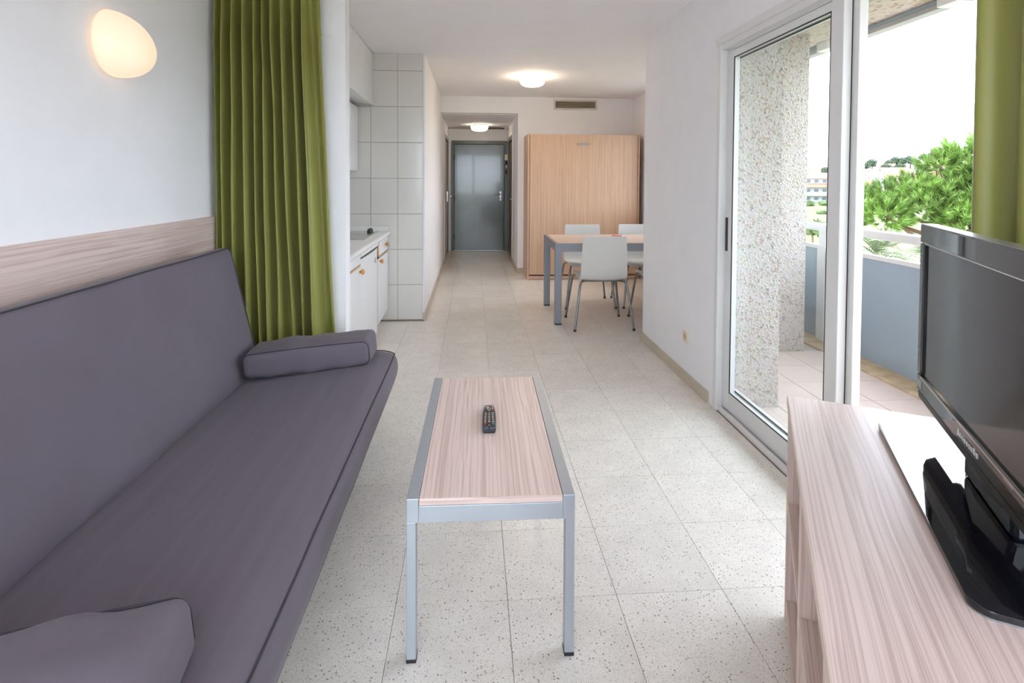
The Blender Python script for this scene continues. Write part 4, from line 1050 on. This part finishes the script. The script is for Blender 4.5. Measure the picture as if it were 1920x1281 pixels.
# big pine beside the balcony
def pine(name, label, loc, lobes, tufts, seed, needle=.26, per=34):
    r_ = random.Random(seed)
    t = thing(name, label, 'tree', loc)
    bm = bmesh.new(); bb = bmesh.new()
    h0 = min(c[2] for c, r2 in lobes)
    tube(bb, [(0, 0, 0), (.1, .05, h0 * .5), (-.05, .1, h0), (.15, 0, h0 + .9), (.2, .1, h0 + 1.6)], .2, 8, radii=[.26, .22, .18, .12, .05])
    obj('trunk', bb, 'bark', t, smooth=True)
    tot = sum(r2 ** 2 for c, r2 in lobes)
    for c, rad in lobes:
        c = Vector(c)
        br = bmesh.new(); s0 = Vector((0, .05, max(h0 * .6, c.z - 1.2))); tube(br, [s0, (s0 + c) / 2 + Vector((0, 0, -.15)), c], .05, 6, radii=[.09, .06, .025])
        obj('branch', br, 'bark', t, smooth=True)
        k = int(tufts * rad ** 2 / tot)
        for _ in range(k):
            dv = Vector((r_.gauss(0, 1), r_.gauss(0, 1), r_.gauss(0, .9))).normalized()
            p = c + Vector((dv.x * rad, dv.y * rad, dv.z * rad * .72)) * r_.uniform(.55, 1.0)
            ax = (dv + Vector((0, 0, .75))).normalized()
            u = ax.orthogonal().normalized(); w = ax.cross(u)
            L_ = needle * r_.uniform(.75, 1.25)
            for q in range(per):
                a = r_.uniform(0, 2 * math.pi); sp_ = r_.uniform(.15, .95)
                dn = (ax + (u * math.cos(a) + w * math.sin(a)) * sp_).normalized()
                b0 = p + ax * r_.uniform(-.10, .12)
                sd_ = dn.cross(ax).normalized() * .011
                bm.faces.new((bm.verts.new(b0 - sd_), bm.verts.new(b0 + sd_), bm.verts.new(b0 + dn * L_)))
    o = obj('needles', bm, 'pine_needles', t, recalc=False); o['kind'] = 'stuff'
    return t
PX, PY = 14.6, 15.2
pl = [((-2.1, 1.2, 6.95), .75), ((-1.35, .9, 7.25), .75), ((-1.75, .6, 6.5), .8), ((-.75, .6, 7.55), .7), ((-.6, .3, 6.8), .9), ((-.2, .2, 7.4), .8), ((-.25, .3, 8.6), .55), ((.25, .1, 9.0), .60), ((.45, -.1, 8.35), .75), ((.75, -.3, 9.35), .6), ((.9, -.5, 8.6), .9), ((.4, -.4, 7.2), .95), ((.1, -.3, 6.5), .9), ((1.5, -.9, 8.6), 1.1), ((1.3, -1.0, 7.2), 1.1), ((2.4, -1.2, 7.9), 1.2), ((.9, -.9, 6.3), .9)]
pl = [((x_, y_, 7.15 + (z_ - 6.3) * .74), r_ * .95) for (x_, y_, z_), r_ in pl]
pine('pine_tree', 'bushy bright green pine tree beside the balcony', (PX, PY, GZ), pl, 2600, 3)
# palm below the railing
def palm(label, loc, L_, n, seed):
    r_ = random.Random(seed)
    t = thing('palm_tree', label, 'palm', loc)
    bm = bmesh.new(); tube(bm, [(0, 0, -3.5), (0, 0, -1.5), (0, 0, .1)], .35, 10, radii=[.42, .36, .40]); obj('trunk', bm, 'bark', t, smooth=True)
    for k in range(n):
        a = 2 * math.pi * k / n * 2.4 + r_.uniform(-.2, .2); el = R(r_.uniform(8, 75)); bm = bmesh.new()
        d_ = Vector((math.cos(a), math.sin(a), 0)); L2 = L_ * r_.uniform(.8, 1.1); sp_ = []
        for i in range(13):
            f = i / 12; sp_.append(d_ * (L2 * f * math.cos(el) * (1 - .10 * f)) + Vector((0, 0, L2 * (math.sin(el) * f - (.55 + .2 * math.cos(el)) * f * f))))
        tube(bm, sp_, .02, 5, radii=[.035 - .03 * i / 12 for i in range(13)])
        sd_ = Vector((-d_.y, d_.x, 0))
        for i in range(1, 12):
            for hf in (0, .5):
                q = sp_[i].lerp(sp_[i + 1], hf) if i < 12 else sp_[i]
                ln = .85 * math.sin(math.pi * min(1, .18 + .8 * (i + hf) / 13)) ** .6
                fw = (sp_[min(i + 1, 12)] - sp_[i]).normalized()
                for s in (-1, 1):
                    tip = q + (sd_ * s + fw * .75 + Vector((0, 0, .22))).normalized() * ln
                    bm.faces.new((bm.verts.new(q - fw * .022), bm.verts.new(q + fw * .022), bm.verts.new(tip)))
        obj('frond', bm, 'palm_leaf', t, recalc=False)
    return t
palm('low palm with long arching fronds below the railing', (20.2, 25.2, -2.45), 3.6, 40, 5)
palm('second low palm beside the arching palm below the railing', (27.2, 30.0, -3.0), 3.6, 34, 9)
# garden trees behind the camera, mirrored in the entrance door
for x, y, s, sd_ in ((-6.5, -22, 4.0, 31), (3.2, -24, 4.2, 41), (13.0, -22, 4.0, 51)):
    o = thing('garden_tree', {31: 'leafy green garden tree behind the camera, opposite the sofa wall', 41: 'leafy green garden tree behind the camera, opposite the hall', 51: 'leafy green garden tree behind the camera, opposite the balcony'}[sd_], 'tree', (x, y, GZ), group='garden trees behind the camera')
    c = obj('crown', blob_tree_mesh('crown', sd_, leafs=700, lsize=.16), 'shrub_leaf', o); c.location = (0, 0, 5.6); c.scale = (s, s, s * .75)
    bm = bmesh.new(); tube(bm, [(0, 0, 0), (.1, 0, 2.2), (0, 0, 5)], .2, 8, radii=[.3, .22, .12]); obj('trunk', bm, 'bark', o, smooth=True)
